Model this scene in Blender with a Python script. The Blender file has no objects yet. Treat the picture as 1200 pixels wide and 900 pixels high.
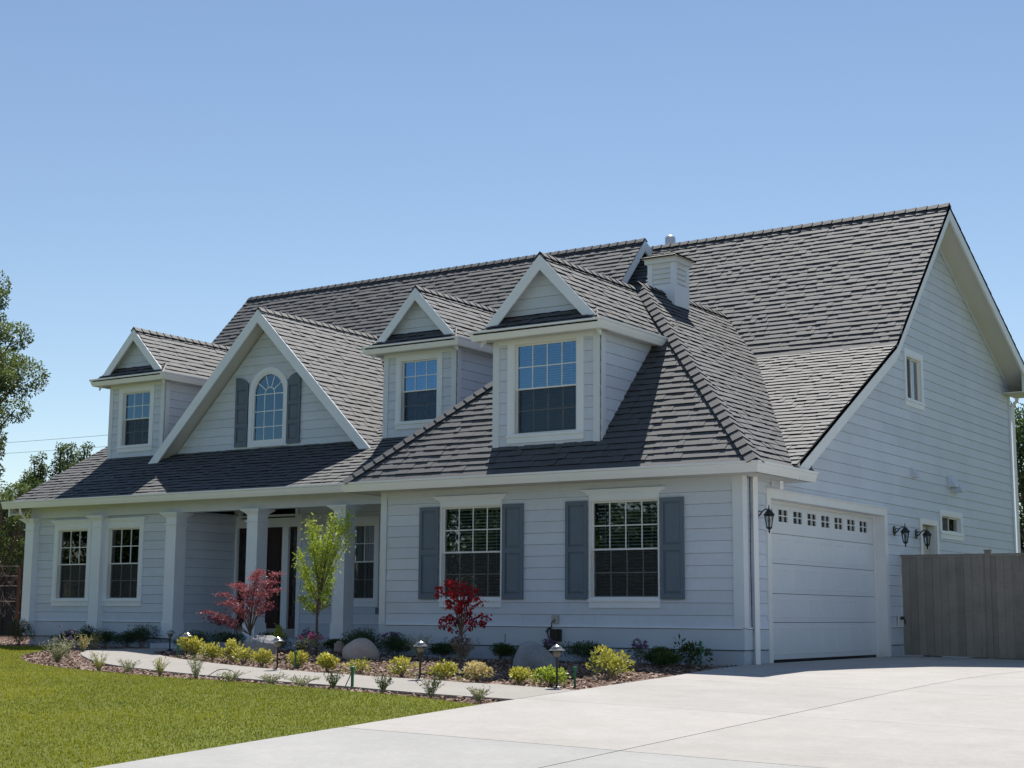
import bpy, bmesh, math, random
import numpy as np
from mathutils import Vector, Matrix
from mathutils.geometry import tessellate_polygon
random.seed(7)
rng = np.random.default_rng(11)
SC = bpy.context.scene
COL = SC.collection

# ------------------------------------------------------------------ camera
CAM_POS = Vector((9.34767938, -19.71543765, 0.68893871))
yaw, pit, rol = -0.59348401, 0.15021104, 0.00675144
_f = Vector((math.sin(yaw)*math.cos(pit), math.cos(yaw)*math.cos(pit), math.sin(pit)))
_r = Vector((math.cos(yaw), -math.sin(yaw), 0)); _u = _r.cross(_f)
R2 = _r*math.cos(rol)+_u*math.sin(rol); U2 = -_r*math.sin(rol)+_u*math.cos(rol)
cd = bpy.data.cameras.new('camera'); cam = bpy.data.objects.new('camera', cd); COL.objects.link(cam)
m = Matrix.Identity(4)
for i in range(3):
    m[i][0] = R2[i]; m[i][1] = U2[i]; m[i][2] = -_f[i]; m[i][3] = CAM_POS[i]
cam.matrix_world = m
cd.sensor_width = 36; cd.lens = 1776.3/1200*36; cd.clip_start = 0.1; cd.clip_end = 3000
SC.camera = cam

# ------------------------------------------------------------------ light
SUN_AZ, SUN_EL = math.radians(115), math.radians(55)      # azimuth measured from +x towards +y
sun_dir = Vector((math.cos(SUN_AZ)*math.cos(SUN_EL), math.sin(SUN_AZ)*math.cos(SUN_EL), math.sin(SUN_EL)))
W = bpy.data.worlds.new('World'); SC.world = W; W.use_nodes = True
nt = W.node_tree; bg = nt.nodes['Background']
sky = nt.nodes.new('ShaderNodeTexSky'); sky.sky_type = 'NISHITA'; sky.sun_disc = False
sky.sun_elevation = SUN_EL; sky.sun_rotation = math.atan2(sun_dir.x, sun_dir.y)
sky.altitude = 300; sky.air_density = 1.0; sky.dust_density = 0.0; sky.ozone_density = 0.55
nt.links.new(sky.outputs[0], bg.inputs[0]); bg.inputs[1].default_value = 0.088
sd = bpy.data.lights.new('sun', 'SUN'); sd.energy = 5.0; sd.angle = math.radians(0.5); sd.color = (1, 0.955, 0.89)
so = bpy.data.objects.new('sun', sd); COL.objects.link(so)
so.rotation_euler = sun_dir.to_track_quat('Z', 'Y').to_euler(); so.location = (0, 0, 40)
SC.view_settings.view_transform = 'Standard'; SC.view_settings.look = 'None'
SC.view_settings.exposure = 0.35; SC.view_settings.gamma = 1
SC.view_settings.use_curve_mapping = False

# ------------------------------------------------------------------ materials
def mat(name, col, rough=0.7, spec=0.4, noise=None, tone=0.0, bump=None, metal=0.0, rnd=0.0, spots=None, attr=False, trans=0.0, mott=None):
    """noise=(scale, amount) value mottling, tone=strength of per-face 'tone' attribute, mott=(scale, colour2, factor)"""
    M = bpy.data.materials.new(name); M.use_nodes = True
    n = M.node_tree.nodes; l = M.node_tree.links; b = n['Principled BSDF']
    b.inputs['Roughness'].default_value = rough; b.inputs['Metallic'].default_value = metal
    b.inputs['Specular IOR Level'].default_value = spec
    rgb = n.new('ShaderNodeRGB'); rgb.outputs[0].default_value = (*col, 1); cur = rgb.outputs[0]
    tc = n.new('ShaderNodeTexCoord')
    geo = n.new('ShaderNodeNewGeometry')
    def mul(cur, fac_out):
        mx = n.new('ShaderNodeMix'); mx.data_type = 'RGBA'; mx.blend_type = 'MULTIPLY'; mx.inputs[0].default_value = 1
        l.new(cur, mx.inputs[6]); l.new(fac_out, mx.inputs[7]); return mx.outputs[2]
    if mott:
        t = n.new('ShaderNodeTexNoise'); t.inputs['Scale'].default_value = mott[0]; t.inputs['Detail'].default_value = 5
        l.new(geo.outputs['Position'], t.inputs['Vector'])
        cr = n.new('ShaderNodeValToRGB'); cr.color_ramp.elements[0].position = .4; cr.color_ramp.elements[1].position = .65
        l.new(t.outputs[0], cr.inputs[0])
        ml = n.new('ShaderNodeMath'); ml.operation = 'MULTIPLY'; ml.inputs[1].default_value = mott[2]; l.new(cr.outputs[0], ml.inputs[0])
        mx = n.new('ShaderNodeMix'); mx.data_type = 'RGBA'; l.new(ml.outputs[0], mx.inputs[0])
        l.new(cur, mx.inputs[6]); mx.inputs[7].default_value = (*mott[1], 1); cur = mx.outputs[2]
    if noise:
        sc_list = noise if isinstance(noise[0], tuple) else (noise,)
        for (s, a) in sc_list:
            t = n.new('ShaderNodeTexNoise'); t.inputs['Scale'].default_value = s; t.inputs['Detail'].default_value = 6
            l.new(geo.outputs['Position'], t.inputs['Vector'])
            mr = n.new('ShaderNodeMapRange'); mr.inputs[1].default_value = .25; mr.inputs[2].default_value = .75
            mr.inputs[3].default_value = 1-a; mr.inputs[4].default_value = 1+a
            l.new(t.outputs[0], mr.inputs[0]); cur = mul(cur, mr.outputs[0])
    if tone:
        at = n.new('ShaderNodeAttribute'); at.attribute_name = 'tone'
        mr = n.new('ShaderNodeMapRange'); mr.inputs[3].default_value = 1-tone; mr.inputs[4].default_value = 1+tone
        l.new(at.outputs['Fac'], mr.inputs[0]); cur = mul(cur, mr.outputs[0])
    if spots:                      # faint stains: (scale, threshold, strength)
        for (sc_, th_, st_) in spots:
            t = n.new('ShaderNodeTexNoise'); t.inputs['Scale'].default_value = sc_; t.inputs['Detail'].default_value = 3; t.inputs['Roughness'].default_value = .65
            mp = n.new('ShaderNodeMapping'); mp.inputs['Location'].default_value = (sc_*3.1, sc_*1.7, 0); l.new(geo.outputs['Position'], mp.inputs[0]); l.new(mp.outputs[0], t.inputs['Vector'])
            mr = n.new('ShaderNodeMapRange'); mr.inputs[1].default_value = th_; mr.inputs[2].default_value = th_+.06; mr.inputs[3].default_value = 1; mr.inputs[4].default_value = 1-st_
            l.new(t.outputs[0], mr.inputs[0]); cur = mul(cur, mr.outputs[0])
    if rnd:
        oi = n.new('ShaderNodeObjectInfo')
        mr = n.new('ShaderNodeMapRange'); mr.inputs[3].default_value = 1-rnd; mr.inputs[4].default_value = 1+rnd
        l.new(oi.outputs['Random'], mr.inputs[0]); cur = mul(cur, mr.outputs[0])
    l.new(cur, b.inputs['Base Color'])
    if bump:
        s, d = bump[0], bump[1]
        t = n.new('ShaderNodeTexNoise'); t.inputs['Scale'].default_value = s; t.inputs['Detail'].default_value = 4
        if len(bump) > 2:
            mp = n.new('ShaderNodeMapping'); mp.inputs['Scale'].default_value = bump[2]
            l.new(geo.outputs['Position'], mp.inputs[0]); l.new(mp.outputs[0], t.inputs['Vector'])
        else:
            l.new(geo.outputs['Position'], t.inputs['Vector'])
        bp = n.new('ShaderNodeBump'); bp.inputs['Strength'].default_value = .6; bp.inputs['Distance'].default_value = d
        l.new(t.outputs[0], bp.inputs['Height']); l.new(bp.outputs[0], b.inputs['Normal'])
    if trans:   # leaf translucency
        tr = n.new('ShaderNodeBsdfTranslucent'); l.new(cur, tr.inputs[0])
        ms = n.new('ShaderNodeMixShader'); ms.inputs[0].default_value = trans
        l.new(b.outputs[0], ms.inputs[1]); l.new(tr.outputs[0], ms.inputs[2]); l.new(ms.outputs[0], n['Material Output'].inputs[0])
    return M

def leaf_mat(name, c1, c2, trans=0.35, rough=.5):
    """two leaf colours spread by the per-face tone attribute"""
    M = bpy.data.materials.new(name); M.use_nodes = True
    n = M.node_tree.nodes; l = M.node_tree.links; b = n['Principled BSDF']
    b.inputs['Roughness'].default_value = rough; b.inputs['Specular IOR Level'].default_value = .35
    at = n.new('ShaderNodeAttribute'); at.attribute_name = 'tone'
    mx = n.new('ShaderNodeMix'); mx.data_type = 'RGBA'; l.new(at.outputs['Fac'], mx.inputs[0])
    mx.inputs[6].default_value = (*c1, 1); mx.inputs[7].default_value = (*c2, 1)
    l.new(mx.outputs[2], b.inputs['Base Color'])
    tr = n.new('ShaderNodeBsdfTranslucent'); l.new(mx.outputs[2], tr.inputs[0])
    ms = n.new('ShaderNodeMixShader'); ms.inputs[0].default_value = trans
    l.new(b.outputs[0], ms.inputs[1]); l.new(tr.outputs[0], ms.inputs[2]); l.new(ms.outputs[0], n['Material Output'].inputs[0])
    return M

def glass_mat(name, boost=1.6, tint=(.75, .8, .82), refl=(1, 1, 1)):
    M = bpy.data.materials.new(name); M.use_nodes = True
    n = M.node_tree.nodes; l = M.node_tree.links; n.remove(n['Principled BSDF'])
    fr = n.new('ShaderNodeFresnel'); fr.inputs[0].default_value = 1.5
    ml = n.new('ShaderNodeMath'); ml.operation = 'MULTIPLY'; ml.inputs[1].default_value = boost; ml.use_clamp = True; l.new(fr.outputs[0], ml.inputs[0])
    gl = n.new('ShaderNodeBsdfGlossy'); gl.inputs['Roughness'].default_value = .01; gl.inputs[0].default_value = (*refl, 1)
    tr = n.new('ShaderNodeBsdfTransparent'); tr.inputs[0].default_value = (*tint, 1)
    ms = n.new('ShaderNodeMixShader'); l.new(ml.outputs[0], ms.inputs[0]); l.new(tr.outputs[0], ms.inputs[1]); l.new(gl.outputs[0], ms.inputs[2])
    l.new(ms.outputs[0], n['Material Output'].inputs[0]); return M

def screen_mat():
    M = bpy.data.materials.new('insect_screen'); M.use_nodes = True
    n = M.node_tree.nodes; l = M.node_tree.links; b = n['Principled BSDF']; b.inputs['Base Color'].default_value = (.03, .035, .04, 1)
    tr = n.new('ShaderNodeBsdfTransparent'); ms = n.new('ShaderNodeMixShader'); ms.inputs[0].default_value = .38
    l.new(tr.outputs[0], ms.inputs[1]); l.new(b.outputs[0], ms.inputs[2]); l.new(ms.outputs[0], n['Material Output'].inputs[0]); return M

MT = dict(
 siding=mat('siding_paint', (.615, .67, .755), .55, noise=((1.3, .05), (9, .03)), bump=(9, .004, (1, 1, 8)), rnd=.045),
 skirt=mat('skirt_paint', (.55, .61, .68), .55, noise=((2, .05),)),
 trim=mat('trim_paint', (.80, .845, .90), .45, noise=((2.5, .04),)),
 white=mat('white_trim_paint', (.78, .79, .79), .4, noise=((3, .04),)),
 soffit=mat('soffit_paint', (.62, .62, .58), .6, noise=((2, .04),)),
 vinyl=mat('window_vinyl', (.80, .81, .81), .35),
 shutter=mat('shutter_paint', (.125, .165, .21), .5, noise=((5, .06),)),
 shingle=mat('asphalt_shingle', (.062, .065, .070), .78, 1.0, noise=((1.2, .10), (38, .22), (120, .3)), tone=.07, rnd=.04, bump=(160, .003)),
 edge=mat('shingle_edge', (.018, .018, .019), .95, .1),
 deck=mat('roof_deck', (.09, .09, .09), .9),
 gutter=mat('gutter_metal', (.86, .87, .87), .35, noise=((2, .03),)),
 concrete=mat('driveway_concrete', (.41, .388, .364), .85, .25, noise=((.35, .06), (2.2, .06), (12, .05), (60, .08)), bump=(60, .003, (1, 4, 1)), mott=(.9, (.385, .36, .33), .7), rnd=.035, spots=((1.1, .66, .07), (4.5, .71, .16), (.5, .62, .05))),
 concrete_grey=mat('driveway_concrete_grey', (.385, .378, .360), .85, .25, noise=((.35, .06), (2.2, .06), (12, .05), (60, .08)), bump=(60, .003, (1, 4, 1)), mott=(.9, (.36, .358, .345), .7), rnd=.02, spots=((1.1, .66, .07), (4.5, .70, .16))),
 walkm=mat('walkway_aggregate', (.345, .325, .295), .9, .2, noise=((1.5, .06), (120, .28)), bump=(150, .004)),
 found=mat('foundation_concrete', (.46, .51, .575), .85, noise=((4, .1), (40, .06))),
 soil=mat('mulch_soil', (.13, .085, .065), .95, .1, noise=((6, .3), (60, .35)), bump=(40, .02)),
 lawnm=mat('lawn_soil', (.13, .15, .028), .95, .1, noise=((1.2, .2), (30, .3)), bump=(50, .01)),
 terrain=mat('terrain_grass', (.09, .10, .035), .95, .1, noise=((.05, .3), (.6, .25), (6, .2))),
 road=mat('street_asphalt', (.055, .055, .056), .9, noise=((.5, .1), (30, .15))),
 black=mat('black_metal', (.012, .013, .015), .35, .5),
 bronze=mat('fixture_cap_metal', (.50, .49, .47), .28, metal=.85),
 darkpost=mat('fixture_post', (.022, .02, .018), .45),
 frost=mat('frosted_glass', (.16, .145, .11), .35),
 fence=mat('fence_stain', (.25, .225, .195), .75, noise=((3, .16), (25, .10)), rnd=.14, bump=(14, .006, (6, 6, .6))),
 rocklight=mat('granite_grey', (.30, .30, .31), .9, noise=((4, .25), (30, .25)), bump=(12, .05)),
 rockpink=mat('granite_pink', (.46, .38, .33), .9, noise=((3, .12), (50, .2)), bump=(14, .02)),
 rockdark=mat('granite_dark', (.27, .275, .29), .9, noise=((4, .18), (40, .2)), bump=(14, .03)),
 door=mat('dark_door_wood', (.035, .016, .012), .35, noise=((5, .2),)),
 dark=mat('shadow_dark', (.05, .045, .04), .9),
 blind=mat('window_blind', (.74, .74, .71), .6),
 curtain=mat('curtain_cloth', (.50, .44, .39), .9, noise=((6, .1),)),
 beige=mat('side_door_paint', (.52, .50, .45), .5),
 gdoor=mat('garage_door_paint', (.72, .75, .78), .45, noise=((1.5, .03),)),
 bark=mat('tree_bark', (.13, .095, .07), .9, noise=((8, .25),), bump=(25, .02)),
 greystem=mat('grey_stem', (.22, .18, .15), .9, noise=((20, .2),)),
 green=mat('green_plastic', (.01, .16, .06), .4),
 copper=mat('cable_metal', (.03, .03, .035), .5),
 galv=mat('galvanised_metal', (.50, .52, .55), .35, metal=.7),
 brickm=mat('red_brick', (.30, .12, .085), .9, noise=((2, .15), (18, .25))),
 stucco=mat('pale_stucco', (.55, .50, .44), .9, noise=((2, .06),)),
 darkwood=mat('dark_fence_wood', (.055, .042, .035), .9, noise=((5, .25),), rnd=.15),
 roofbrown=mat('brown_roof', (.12, .10, .085), .9, noise=((4, .2),)),
 glass=glass_mat('window_glass', 1.8), glass_dark=glass_mat('garage_glass', .35, (.3, .32, .34)), corner=mat('corner_paint', (.69, .74, .79), .5, noise=((2.5, .04),)), glass_up=glass_mat('upper_window_glass', 4.2, (.66, .73, .78), (.44, .74, 1.0)), screen=screen_mat(),
 chip=leaf_mat('bark_chips', (.15, .085, .06), (.58, .44, .36), .0, .9),
 grass=leaf_mat('grass_blades', (.14, .175, .010), (.42, .385, .03), .45, .95),
 l_green=leaf_mat('leaf_green', (.025, .055, .015), (.09, .14, .03), .3),
 l_dark=leaf_mat('leaf_dark_green', (.018, .045, .014), (.06, .11, .03), .2),
 l_yellow=leaf_mat('leaf_gold', (.17, .21, .02), (.74, .67, .12), .3),
 l_yellowp=leaf_mat('leaf_gold_pink', (.30, .26, .05), (.80, .66, .34), .3),
 l_lime=leaf_mat('leaf_lime', (.20, .30, .025), (.58, .66, .10), .4),
 l_red=leaf_mat('leaf_scarlet', (.12, .008, .012), (.78, .03, .045), .45),
 l_maroon=leaf_mat('leaf_maroon', (.13, .022, .035), (.50, .17, .19), .4),
 l_grey=leaf_mat('leaf_sage', (.20, .24, .10), (.58, .56, .36), .3),
 l_tree=leaf_mat('leaf_tree', (.04, .07, .018), (.25, .31, .085), .35),
 p_purple=leaf_mat('petal_purple', (.09, .045, .11), (.27, .16, .33), .3),
 p_pink=leaf_mat('petal_pink', (.42, .08, .20), (.75, .25, .42), .3),
)

# ------------------------------------------------------------------ helpers
def link(name, me, m, parent=None):
    o = bpy.data.objects.new(name, me); COL.objects.link(o)
    if m is not None and len(me.materials) == 0: me.materials.append(m)
    if parent is not None: o.parent = parent
    return o
def empty(name, parent=None, loc=(0, 0, 0), rz=0):
    o = bpy.data.objects.new(name, None); COL.objects.link(o); o.location = loc; o.rotation_euler = (0, 0, rz)
    o.empty_display_size = .2
    if parent is not None: o.parent = parent
    return o
def tag(o, label=None, cat=None, group=None, kind=None):
    if label: o['label'] = label
    if cat: o['category'] = cat
    if group: o['group'] = group
    if kind: o['kind'] = kind
    return o
Z = Vector((0, 0, 1))
class MB:
    def __init__(s): s.v = []; s.f = []; s.t = []
    def add(s, vs, fs, tone=.5):
        k = len(s.v); s.v += [tuple(v) for v in vs]; s.f += [tuple(i+k for i in f) for f in fs]; s.t += [tone]*len(fs)
    def box(s, a, b, tone=.5):
        x0, y0, z0 = a; x1, y1, z1 = b
        if x0 > x1: x0, x1 = x1, x0
        if y0 > y1: y0, y1 = y1, y0
        if z0 > z1: z0, z1 = z1, z0
        s.add([(x0,y0,z0),(x1,y0,z0),(x1,y1,z0),(x0,y1,z0),(x0,y0,z1),(x1,y0,z1),(x1,y1,z1),(x0,y1,z1)],
              [(0,3,2,1),(4,5,6,7),(0,1,5,4),(1,2,6,5),(2,3,7,6),(3,0,4,7)], tone)
    def prism(s, poly, d, tone=.5):
        """poly: 3D points, extruded by vector d"""
        n = len(poly); P = [Vector(p) for p in poly]; d = Vector(d); Q = [p+d for p in P]
        s.add(P+Q, [tuple(range(n))[::-1], tuple(range(n, 2*n))] + [(i, (i+1) % n, n+(i+1) % n, n+i) for i in range(n)], tone)
    def tube(s, pts, rad, n=8, tone=.5, caps=True):
        pts = [Vector(p) for p in pts]
        if not hasattr(rad, '__len__'): rad = [rad]*len(pts)
        vs = []; fs = []
        t0 = (pts[1]-pts[0]).normalized(); ref = Vector((1, 0, 0)) if abs(t0.x) < .8 else Vector((0, 1, 0))
        a = t0.cross(ref).normalized()
        for i, p in enumerate(pts):
            t = (pts[min(i+1, len(pts)-1)]-pts[max(i-1, 0)]).normalized()
            a = (a-t*a.dot(t)).normalized(); b = t.cross(a)
            for k in range(n):
                th = 2*math.pi*k/n; vs.append(p+(a*math.cos(th)+b*math.sin(th))*rad[i])
        for i in range(len(pts)-1):
            for k in range(n): fs.append((i*n+k, i*n+(k+1) % n, (i+1)*n+(k+1) % n, (i+1)*n+k))
        if caps: fs += [tuple(range(n))[::-1], tuple((len(pts)-1)*n+k for k in range(n))]
        s.add(vs, fs, tone)
    def lathe(s, c, prof, n=16, tone=.5):
        """prof: list of (r, z) around vertical axis through c"""
        c = Vector(c); vs = []; fs = []
        for (r, z) in prof:
            for k in range(n):
                th = 2*math.pi*k/n; vs.append(c+Vector((max(r, .0005)*math.cos(th), max(r, .0005)*math.sin(th), z)))
        for i in range(len(prof)-1):
            for k in range(n): fs.append((i*n+k, i*n+(k+1) % n, (i+1)*n+(k+1) % n, (i+1)*n+k))
        fs += [tuple(range(n))[::-1], tuple((len(prof)-1)*n+k for k in range(n))]
        s.add(vs, fs, tone)
    def build(s, name, m, parent=None, smooth=False, off=None):
        me = bpy.data.meshes.new(name)
        vs = s.v if off is None else [(a-off[0], b-off[1], c-off[2]) for a, b, c in s.v]
        me.from_pydata(vs, [], s.f); me.update()
        at = me.attributes.new('tone', 'FLOAT', 'FACE'); at.data.foreach_set('value', np.array(s.t, dtype=np.float32))
        if smooth: me.polygons.foreach_set('use_smooth', [True]*len(me.polygons))
        return link(name, me, m, parent)
def quads_mesh(name, V, tone, m, parent=None, nper=4):
    """V: (n, nper, 3) array; one face each"""
    n = V.shape[0]; me = bpy.data.meshes.new(name)
    me.vertices.add(n*nper); me.vertices.foreach_set('co', V.reshape(-1).astype(np.float32))
    me.loops.add(n*nper); me.loops.foreach_set('vertex_index', np.arange(n*nper, dtype=np.int32))
    me.polygons.add(n); me.polygons.foreach_set('loop_start', np.arange(0, n*nper, nper, dtype=np.int32))
    me.polygons.foreach_set('loop_total', np.full(n, nper, dtype=np.int32))
    me.update(calc_edges=True)
    at = me.attributes.new('tone', 'FLOAT', 'FACE'); at.data.foreach_set('value', np.asarray(tone, dtype=np.float32))
    return link(name, me, m, parent)
def poly_area_fix(P):
    a = sum(P[i][0]*P[(i+1) % len(P)][1]-P[(i+1) % len(P)][0]*P[i][1] for i in range(len(P)))
    return P if a > 0 else P[::-1]
class Fr:
    """wall frame: a = along wall (right), b = up, c = outward"""
    def __init__(s, o, u, n): s.o = Vector(o); s.u = Vector(u); s.n = Vector(n)
    def p(s, a, b, c=0): return s.o+s.u*a+Z*b+s.n*c
    def box(s, mb, a0, a1, b0, b1, c0, c1, tone=.5):
        q = [s.p(a, b, c) for c in (c0, c1) for (a, b) in ((a0, b0), (a1, b0), (a1, b1), (a0, b1))]
        mb.add(q, [(0, 3, 2, 1), (4, 5, 6, 7), (0, 1, 5, 4), (1, 2, 6, 5), (2, 3, 7, 6), (3, 0, 4, 7)], tone)
def fbox(fr, name, a0, a1, b0, b1, c0, c1, m, parent):
    mb = MB(); fr.box(mb, a0, a1, b0, b1, c0, c1); return mb.build(name, m, parent)

def gz(x, y):
    sp = np.logaddexp(0, (-y-1.0)/.8)*.8; xx = np.logaddexp(0, (x-.3)/.3)*.3
    xx = np.minimum(xx, 12)
    sp = np.minimum(sp, 24.)
    return -.036*sp-.0175*xx
# ================================================================== ground
def pip(px, py, poly):
    px = np.asarray(px); py = np.asarray(py); c = np.zeros(px.shape, bool); n = len(poly)
    for i in range(n):
        x1, y1 = poly[i]; x2, y2 = poly[(i+1) % n]
        if y1 == y2: continue
        cond = ((y1 > py) != (y2 > py)) & (px < (x2-x1)*(py-y1)/(y2-y1)+x1); c ^= cond
    return c
def smooth_line(P, it=2, closed=False):
    for _ in range(it):
        Q = [P[0]]
        for a, b in zip(P[:-1], P[1:]):
            Q.append((a[0]*.75+b[0]*.25, a[1]*.75+b[1]*.25)); Q.append((a[0]*.25+b[0]*.75, a[1]*.25+b[1]*.75))
        Q.append(P[-1]); P = Q
    return P
def sheet(name, poly, zf, step, m, skirt=0.0, parent=None):
    poly = poly_area_fix(poly); bm = bmesh.new()
    vs = [bm.verts.new((x, y, 0)) for x, y in poly]
    for tri in tessellate_polygon([[Vector((x, y, 0)) for x, y in poly]]):
        try: bm.faces.new([vs[i] for i in tri])
        except ValueError: pass
    xs = [p[0] for p in poly]; ys = [p[1] for p in poly]
    for ax, lo, hi in ((0, min(xs), max(xs)), (1, min(ys), max(ys))):
        v = lo+step
        while v < hi:
            co = (v, 0, 0) if ax == 0 else (0, v, 0); no = (1, 0, 0) if ax == 0 else (0, 1, 0)
            bmesh.ops.bisect_plane(bm, geom=bm.verts[:]+bm.edges[:]+bm.faces[:], plane_co=co, plane_no=no, dist=1e-5); v += step
    for v in bm.verts: v.co.z = float(zf(v.co.x, v.co.y))
    if skirt:
        be = [e for e in bm.edges if len(e.link_faces) == 1]
        r = bmesh.ops.extrude_edge_only(bm, edges=be)
        for v in [g for g in r['geom'] if isinstance(g, bmesh.types.BMVert)]: v.co.z -= skirt
    bmesh.ops.recalc_face_normals(bm, faces=bm.faces)
    me = bpy.data.meshes.new(name); bm.to_mesh(me); bm.free()
    return link(name, me, m, parent)

# big terrain grid (non-uniform), with the street in front
def terrain():
    a = np.concatenate([-np.geomspace(600, 42, 12), np.linspace(-40, 40, 41), np.geomspace(42, 600, 12)])
    X, Y = np.meshgrid(a, a, indexing='ij'); Zt = gz(X, Y)-.10
    n = len(a); me = bpy.data.meshes.new('terrain')
    V = np.stack([X, Y, Zt], -1).reshape(-1, 3)
    F = [(i*n+j, (i+1)*n+j, (i+1)*n+j+1, i*n+j+1) for i in range(n-1) for j in range(n-1)]
    me.from_pydata(V.tolist(), [], F); me.update(); me.polygons.foreach_set('use_smooth', [True]*len(F))
    tag(link('ground', me, MT['terrain']), kind='structure')
terrain()
tag(sheet('street', [(-90, -36), (90, -36), (90, -26), (-90, -26)], lambda x, y: gz(x, y)-.015, 6, MT['road'], .02), kind='structure')

LAWN_EDGE = [(-15.84, -.22), (-14.7, -.14), (-14.0, -.45), (-13.3, -1.3), (-12.35, -2.5), (-11.4, -3.31), (-10.12, -4.16), (-8.8, -4.69), (-7.42, -5.09), (-6.04, -5.45), (-3.82, -5.76), (-1.34, -6.35), (.42, -7.0)]
DRIVE_EDGE = [(.42, -7.0), (.56, -9.2), (.62, -10.42), (.75, -12.2), (1.0, -16), (1.5, -26)]
LAWN = [(-32, .6)]+smooth_line([(-24, .1)]+LAWN_EDGE, 2)+DRIVE_EDGE+[(-32, -26)]
WALK_NEAR = smooth_line([(.40, -6.36), (-.46, -6.30), (-1.72, -5.98), (-2.47, -5.75), (-4.13, -5.44), (-6.27, -4.85), (-8.78, -3.91), (-11.05, -2.36), (-12.1, -1.45), (-12.5, -.85), (-12.5, -.3), (-12.2, .3), (-12.0, 1.2)], 2)
WALK_FAR = smooth_line([(-10.3, 1.2), (-10.75, 0), (-10.95, -.5), (-10.8, -.95), (-10.2, -1.5), (-8.95, -2.31), (-7.18, -3.14), (-5.78, -3.7), (-3.4, -4.3), (-1.54, -4.68), (.37, -5.1)], 2)
WALK = WALK_NEAR+WALK_FAR
def mound(x, y):
    h = .09*np.exp(-((x+3.9)/1.9)**2-((y+1.9)/.8)**2)+.09*np.exp(-((x+8.0)/1.9)**2-((y+.6)/.7)**2)+.04*np.exp(-((x+.8)/.6)**2-((y+2.6)/1.2)**2)
    return h
BEDPOLY = [(-34, .75), (-24, .15)]+smooth_line(LAWN_EDGE, 2)+[(.40, -6.09), (.36, -4.4), (.33, -2.71), (.12, -1.0), (.03, .15), (.03, 1.0), (-17, 3.2), (-17.6, 14), (-34, 14)]
def mz(x, y): return gz(x, y)+mound(x, y)
bed = sheet('mulch_bed', BEDPOLY, lambda x, y: mz(x, y)-.022, .45, MT['soil'], .03); tag(bed, kind='structure')
tag(sheet('walkway', WALK, lambda x, y: gz(x, y)+.006, .6, MT['walkm'], .08), kind='structure')
tag(sheet('lawn', LAWN, lambda x, y: gz(x, y)-.004, 1.2, MT['lawnm'], .04), kind='structure')
# driveway: base plus separate slabs between the recessed joints
DRIVE = [(.05, .9), (.05, .02), (.14, -1.0), (.35, -2.71), (.38, -4.4), (.42, -6.09), (.44, -7.0), (.58, -9.2), (.64, -10.42), (.77, -12.2), (1.02, -16), (1.52, -26), (12.5, -26), (12.5, 6.33), (.05, 6.33)]
drive = sheet('driveway', DRIVE, lambda x, y: gz(x, y)-.02, 2, MT['found'], .02); tag(drive, kind='structure')
def clip_rect(P, x0, x1, y0, y1):
    for ax, s, v in ((0, 1, x0), (0, -1, x1), (1, 1, y0), (1, -1, y1)):
        Q = []
        for i in range(len(P)):
            a, b = P[i], P[(i+1) % len(P)]; ia = s*(a[ax]-v) >= 0; ib = s*(b[ax]-v) >= 0
            if ia: Q.append(a)
            if ia != ib:
                t = (v-a[ax])/(b[ax]-a[ax]); Q.append((a[0]+(b[0]-a[0])*t, a[1]+(b[1]-a[1])*t))
        P = Q
        if len(P) < 3: return []
    return P
XJ = [-1, 3.38, 7.9, 12.6]; YJ = [-26.1, -22.2, -19.0, -15.8, -12.6, -9.36, -6.3, -3.2, .0, 3.2, 6.4]
for i in range(len(XJ)-1):
    for j in range(len(YJ)-1):
        gx = .007; fy = .007 if YJ[j] == -9.36 else .0035; ft = .007 if YJ[j+1] == -9.36 else .0035
        P = clip_rect(DRIVE, XJ[i]+gx, XJ[i+1]-gx, YJ[j]+fy, YJ[j+1]-ft)
        P = [p for k, p in enumerate(P) if math.dist(p, P[k-1]) > 1e-4]
        if len(P) > 2: sheet('concrete_slab', P, lambda x, y: gz(x, y)+.008, 1.1, MT['concrete'] if YJ[j] > -9.5 else MT['concrete_grey'], .03, drive)

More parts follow.
